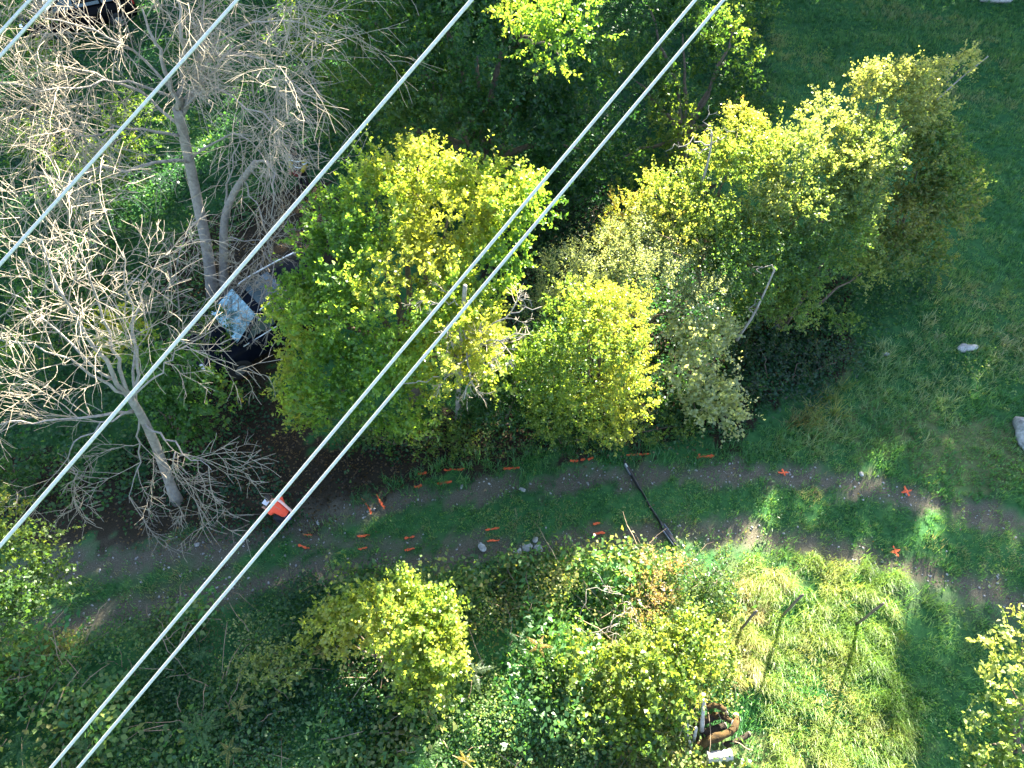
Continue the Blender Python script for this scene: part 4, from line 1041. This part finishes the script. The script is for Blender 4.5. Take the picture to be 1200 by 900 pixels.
M['yellow'] = pmat('yellow_cloth', (.42, .33, .03), .75, var=.2, scale=12, bump=.2); M['white'] = pmat('white_paper', (.75, .78, .80), .6, var=.05, scale=10)
M['maroon'] = pmat('dark_red_cloth', (.14, .025, .02), .85, var=.3, scale=14, bump=.3); M['boot'] = pmat('boot_leather', (.03, .022, .018), .6, var=.3, scale=20)
def person(label, foot, yaw, pose, jk, tr, extras):
    e = empty('person', (0, 0, 0), label, 'person')
    J = {k: np.array(v, float) for k, v in pose.items()}
    neck = J['neck']; hd = J['head']; fw = unit(J['face'])
    jt = [tuple(J['pelvis']) + ((.09, .08),), tuple(J['waist']) + ((.08, .07),), tuple(J['chest']) + ((.08, .07),), tuple(neck) + (.055,), tuple(hd - unit(hd - neck) * .06) + ((.07, .08),), tuple(hd + unit(hd - neck) * .06) + ((.075, .085),)]
    ed = [(0, 1), (1, 2), (2, 3), (3, 4), (4, 5)]
    for s in ('l', 'r'):
        i = len(jt)
        jt += [tuple(J['sh' + s]) + (.06,), tuple(J['el' + s]) + (.042,), tuple(J['wr' + s]) + (.028,)]
        ed += [(2, i), (i, i + 1), (i + 1, i + 2)]
        w = J['wr' + s]; d = unit(w - J['el' + s]); side = unit(np.cross(d, [0, 0, 1.])); palm = w + d * .07
        jt.append(tuple(palm) + ((.035, .018),)); ed.append((i + 2, i + 3)); pi_ = i + 3
        for k, off in enumerate((-.03, -.01, .01, .03)):
            b = len(jt); ln = (.065, .078, .072, .055)[k]
            p1 = palm + d * .045 + side * off; p2 = p1 + d * ln * .6 + np.array([0, 0, -.012]); p3 = p2 + d * ln * .3 + np.array([0, 0, -.022])
            jt += [tuple(p1) + (.0095,), tuple(p2) + (.0085,), tuple(p3) + (.0075,)]; ed += [(pi_, b), (b, b + 1), (b + 1, b + 2)]
        b = len(jt); t1 = w + d * .045 + side * .045; t2 = t1 + d * .035 + side * .015
        jt += [tuple(t1) + (.011,), tuple(t2) + (.009,)]; ed += [(i + 3, b), (b, b + 1)]
        i = len(jt)
        jt += [tuple(J['hip' + s]) + (.085,), tuple(J['kn' + s]) + (.058,), tuple(J['an' + s]) + (.04,), tuple(J['an' + s] + fw * np.array([1, 1, 0]) * .16 + np.array([0, 0, -.045])) + ((.04, .03),)]
        ed += [(0, i), (i, i + 1), (i + 1, i + 2), (i + 2, i + 3)]
    body = skin('body', jt, ed, [M['skin']], e, 0)
    # face on the head: nose, eyes, mouth, ears
    upv = unit(hd - neck); sd = unit(np.cross(fw, upv)); fw2 = unit(np.cross(upv, sd))
    m = MB(); m.loft([[hd + fw2 * .075 + upv * .02 + sd * a for a in (-.006, 0, .006)], [hd + fw2 * (.085 + .018 * (a == 0)) - upv * .02 + sd * a for a in (-.014, 0, .014)]]); m.build('nose', M['skin'], e)
    for s in (-1, 1):
        m = MB(); c = hd + fw2 * .083 + upv * .02 + sd * .03 * s; m.box(c, (.02, .02, .012)); m.build('eye', M['darkcloth'], e)
        m = MB(); c = hd + sd * .082 * s; m.tube([c - upv * .025, c + sd * s * .012, c + upv * .025], [.012, .016, .012], 6); m.build('ear', M['skin'], e, True)
    m = MB(); c = hd + fw2 * .082 - upv * .045; m.tube([c - sd * .025, c + fw2 * .004, c + sd * .025], [.005, .007, .005], 5); m.build('mouth', M['maroon'], e)
    # hair as a cap over the skull
    bm = bmesh.new(); bmesh.ops.create_uvsphere(bm, u_segments=14, v_segments=9, radius=1)
    R = np.stack([sd, fw2, upv], 1)
    for v in bm.verts:
        q = np.array(v.co); q = q * np.array([.088, .098, .10]); q[2] = max(q[2], -.02 - .05 * (q[1] < 0)); q[1] -= .016 * (q[2] < .06)
        v.co = Vector(hd + upv * .035 + R @ q)
    me = bpy.data.meshes.new('hair'); bm.to_mesh(me); bm.free(); me.polygons.foreach_set('use_smooth', [True] * len(me.polygons)); link('hair', me, M[extras.get('hair', 'hair')]).parent = e
    # clothes grown round the same joints
    j2 = [tuple(J['pelvis'] + [0, 0, .02]) + ((.165, .13),), tuple(J['waist']) + ((.155, .12),), tuple(J['chest']) + ((.19, .145),), tuple(neck * .8 + J['chest'] * .2) + ((.075, .075),)]
    e2 = [(0, 1), (1, 2), (2, 3)]
    for s in ('l', 'r'):
        i = len(j2); j2 += [tuple(J['sh' + s]) + (.082,), tuple(J['el' + s]) + (.062,), tuple(J['wr' + s]) + (.046,)]; e2 += [(2, i), (i, i + 1), (i + 1, i + 2)]
    skin('jacket', j2, e2, [M[jk]], e, 0)
    j3 = [tuple(J['pelvis']) + ((.15, .12),)]; e3 = []
    for s in ('l', 'r'):
        i = len(j3); j3 += [tuple(J['hip' + s]) + (.102,), tuple(J['kn' + s]) + (.076,), tuple(J['an' + s]) + (.058,)]; e3 += [(0, i), (i, i + 1), (i + 1, i + 2)]
    skin('trousers', j3, e3, [M[tr]], e, 0)
    for s in ('l', 'r'):
        a = J['an' + s]; f2 = unit(fw * np.array([1, 1, 0]))
        skin('boot', [tuple(a + [0, 0, .08]) + (.062,), tuple(a - [0, 0, .03]) + (.058,), tuple(a + f2 * .10 - [0, 0, .045]) + ((.052, .042),), tuple(a + f2 * .19 - [0, 0, .055]) + ((.045, .035),)], [(0, 1), (1, 2), (2, 3)], [M['boot']], e, 1)
    extras['build'](e, J)
    e.location = foot; e.rotation_euler = (0, 0, yaw); e.scale = (extras.get('k', 1),) * 3
    return e
# facing +X in their own frame
stoop = dict(pelvis=(-.16, 0, .62), waist=(-.10, 0, .78), chest=(.02, 0, 1.04), neck=(.10, 0, 1.20), head=(.20, 0, 1.30), face=(.7, 0, -.7),
             shl=(.04, .20, 1.08), ell=(.12, .22, .84), wrl=(.36, .16, .80), shr=(.04, -.20, 1.08), elr=(.12, -.22, .84), wrr=(.36, -.14, .80),
             hipl=(-.15, .10, .58), knl=(.18, .16, .46), anl=(-.08, .14, .09), hipr=(-.15, -.10, .58), knr=(.20, -.16, .44), anr=(-.02, -.15, .09))
def stoop_x(e, J):
    m = MB(); m.box((.45, 0, .86), (.15, .17, .012), Matrix.Rotation(-.35, 3, 'Y')); m.build('map_sheet', M['white'], e)
    for y in (-.10,):
        m = MB(); m.loft([[(x + .006, y - .035, z), (x + .006, y + .035, z), (x - .006, y + .035, z + .016), (x - .006, y - .035, z + .016)] for x, z in ((-.30, .66), (-.27, .80), (-.155, 1.0), (-.07, 1.13), (.03, 1.20))]); m.build('reflective_band', M['hivis_pale'], e, True)
    m = MB(); m.tube([(-.27, -.02, .62), (-.28, .06, .63), (-.25, .14, .62)], [.05, .075, .05], 8); m.build('belt_bag', M['purple'], e, True)
person('person in an orange jacket stooping over a white sheet beside the track', G(337, 611), radians(155), stoop, 'hivis', 'darkcloth', {'build': stoop_x, 'k': .8})
stand = dict(pelvis=(0, 0, .92), waist=(.01, 0, 1.08), chest=(.03, 0, 1.30), neck=(.04, 0, 1.48), head=(.08, 0, 1.60), face=(.9, 0, -.25),
             shl=(.02, .19, 1.40), ell=(.02, .28, 1.13), wrl=(.20, .20, .98), shr=(.02, -.19, 1.40), elr=(.0, -.27, 1.13), wrr=(.18, -.22, .97),
             hipl=(0, .09, .88), knl=(.04, .11, .48), anl=(-.02, .12, .09), hipr=(0, -.09, .88), knr=(.05, -.10, .48), anr=(.04, -.11, .09))
def stand_x(e, J):
    for s in ('l', 'r'):
        a, b, c = J['sh' + s], J['el' + s], J['wr' + s]
        m = MB(); m.tube([a * .75 + b * .25, a * .4 + b * .6, b, b * .4 + c * .6, c], [.088, .08, .072, .062, .054], 10, True); sl = m.build('sleeve', M['yellow'], e, True)
        for t in (.35, .75):
            q = a * (1 - t) + b * t; d = unit(b - a); m = MB(); m.tube([q - d * .02, q + d * .02], [.091 - .012 * t, .09 - .012 * t], 10); m.build('cuff_band', M['white'], e, True)
    for z, w in ((1.30, .20), (1.06, .165)):
        m = MB(); a = np.linspace(0, 2 * pi, 17)[:-1]; m.loft([[(.02 + (w * .80) * cos(t), w * 1.0 * sin(t), z + dz) for t in a] for dz in (-.022, .022)], cap=False); m.build('reflective_band', M['white'], e, True)
    m = MB(); m.box((.24, .02, .88), (.10, .26, .16)); m.build('tool_bag', M['maroon'], e, False, .03)
person('standing person in dark clothes with yellow sleeves and white bands near the bare trees', G(360, 225), radians(-112), stand, 'darkcloth', 'darkcloth', {'build': stand_x})

# ------------------------------------------------------------------ woodland beyond the meadow that shades it
rngw = np.random.RandomState(5); parts = []
WOOD = [(-14, 39, 12), (-9, 37, 11), (-4, 38, 13), (0.5, 36, 15.5), (4.3, 35.5, 17.6), (7.6, 35, 18.2), (11.3, 35.5, 15.5), (14.2, 35, 10), (17, 35, 9.5), (18.9, 35.5, 11.2), (20.6, 35.5, 13.9), (22.3, 34.8, 14.5), (24.0, 35.3, 13.3), (26.9, 35, 17.5), (28.4, 34.5, 18), (30.5, 33.5, 18), (33, 31, 17), (37, 28, 16)]
mbw = MB()
for i, (x, y, h) in enumerate(WOOD):
    L = []
    for k in range(9):
        a = rngw.uniform(0, 6.28); rr = rngw.uniform(.2, 1.1) * (k > 1); q = rngw.uniform(1.4, 1.9)
        L.append((x + rr * cos(a), y + rr * sin(a), (h - q) * (1 - .1 * k) + .5, q))
    parts.append(foliage(L, 8.5, .34, DARK, 200 + i, nl=11, shoot=.6, clump=0))
    mbw.tube([(x, y, -.2), (x, y, h * .4), (x + .2, y, h * .75)], [.3, .22, .1], 7)
tag(link('woodland', cat_mesh('woodland', parts), M['leaf']), 'tall dark wood standing along the far side of the meadow', 'woodland', kind='stuff')
tag(mbw.build('woodland_trunks', M['bark']), 'trunks of the wood along the far side of the meadow', 'woodland', kind='stuff')
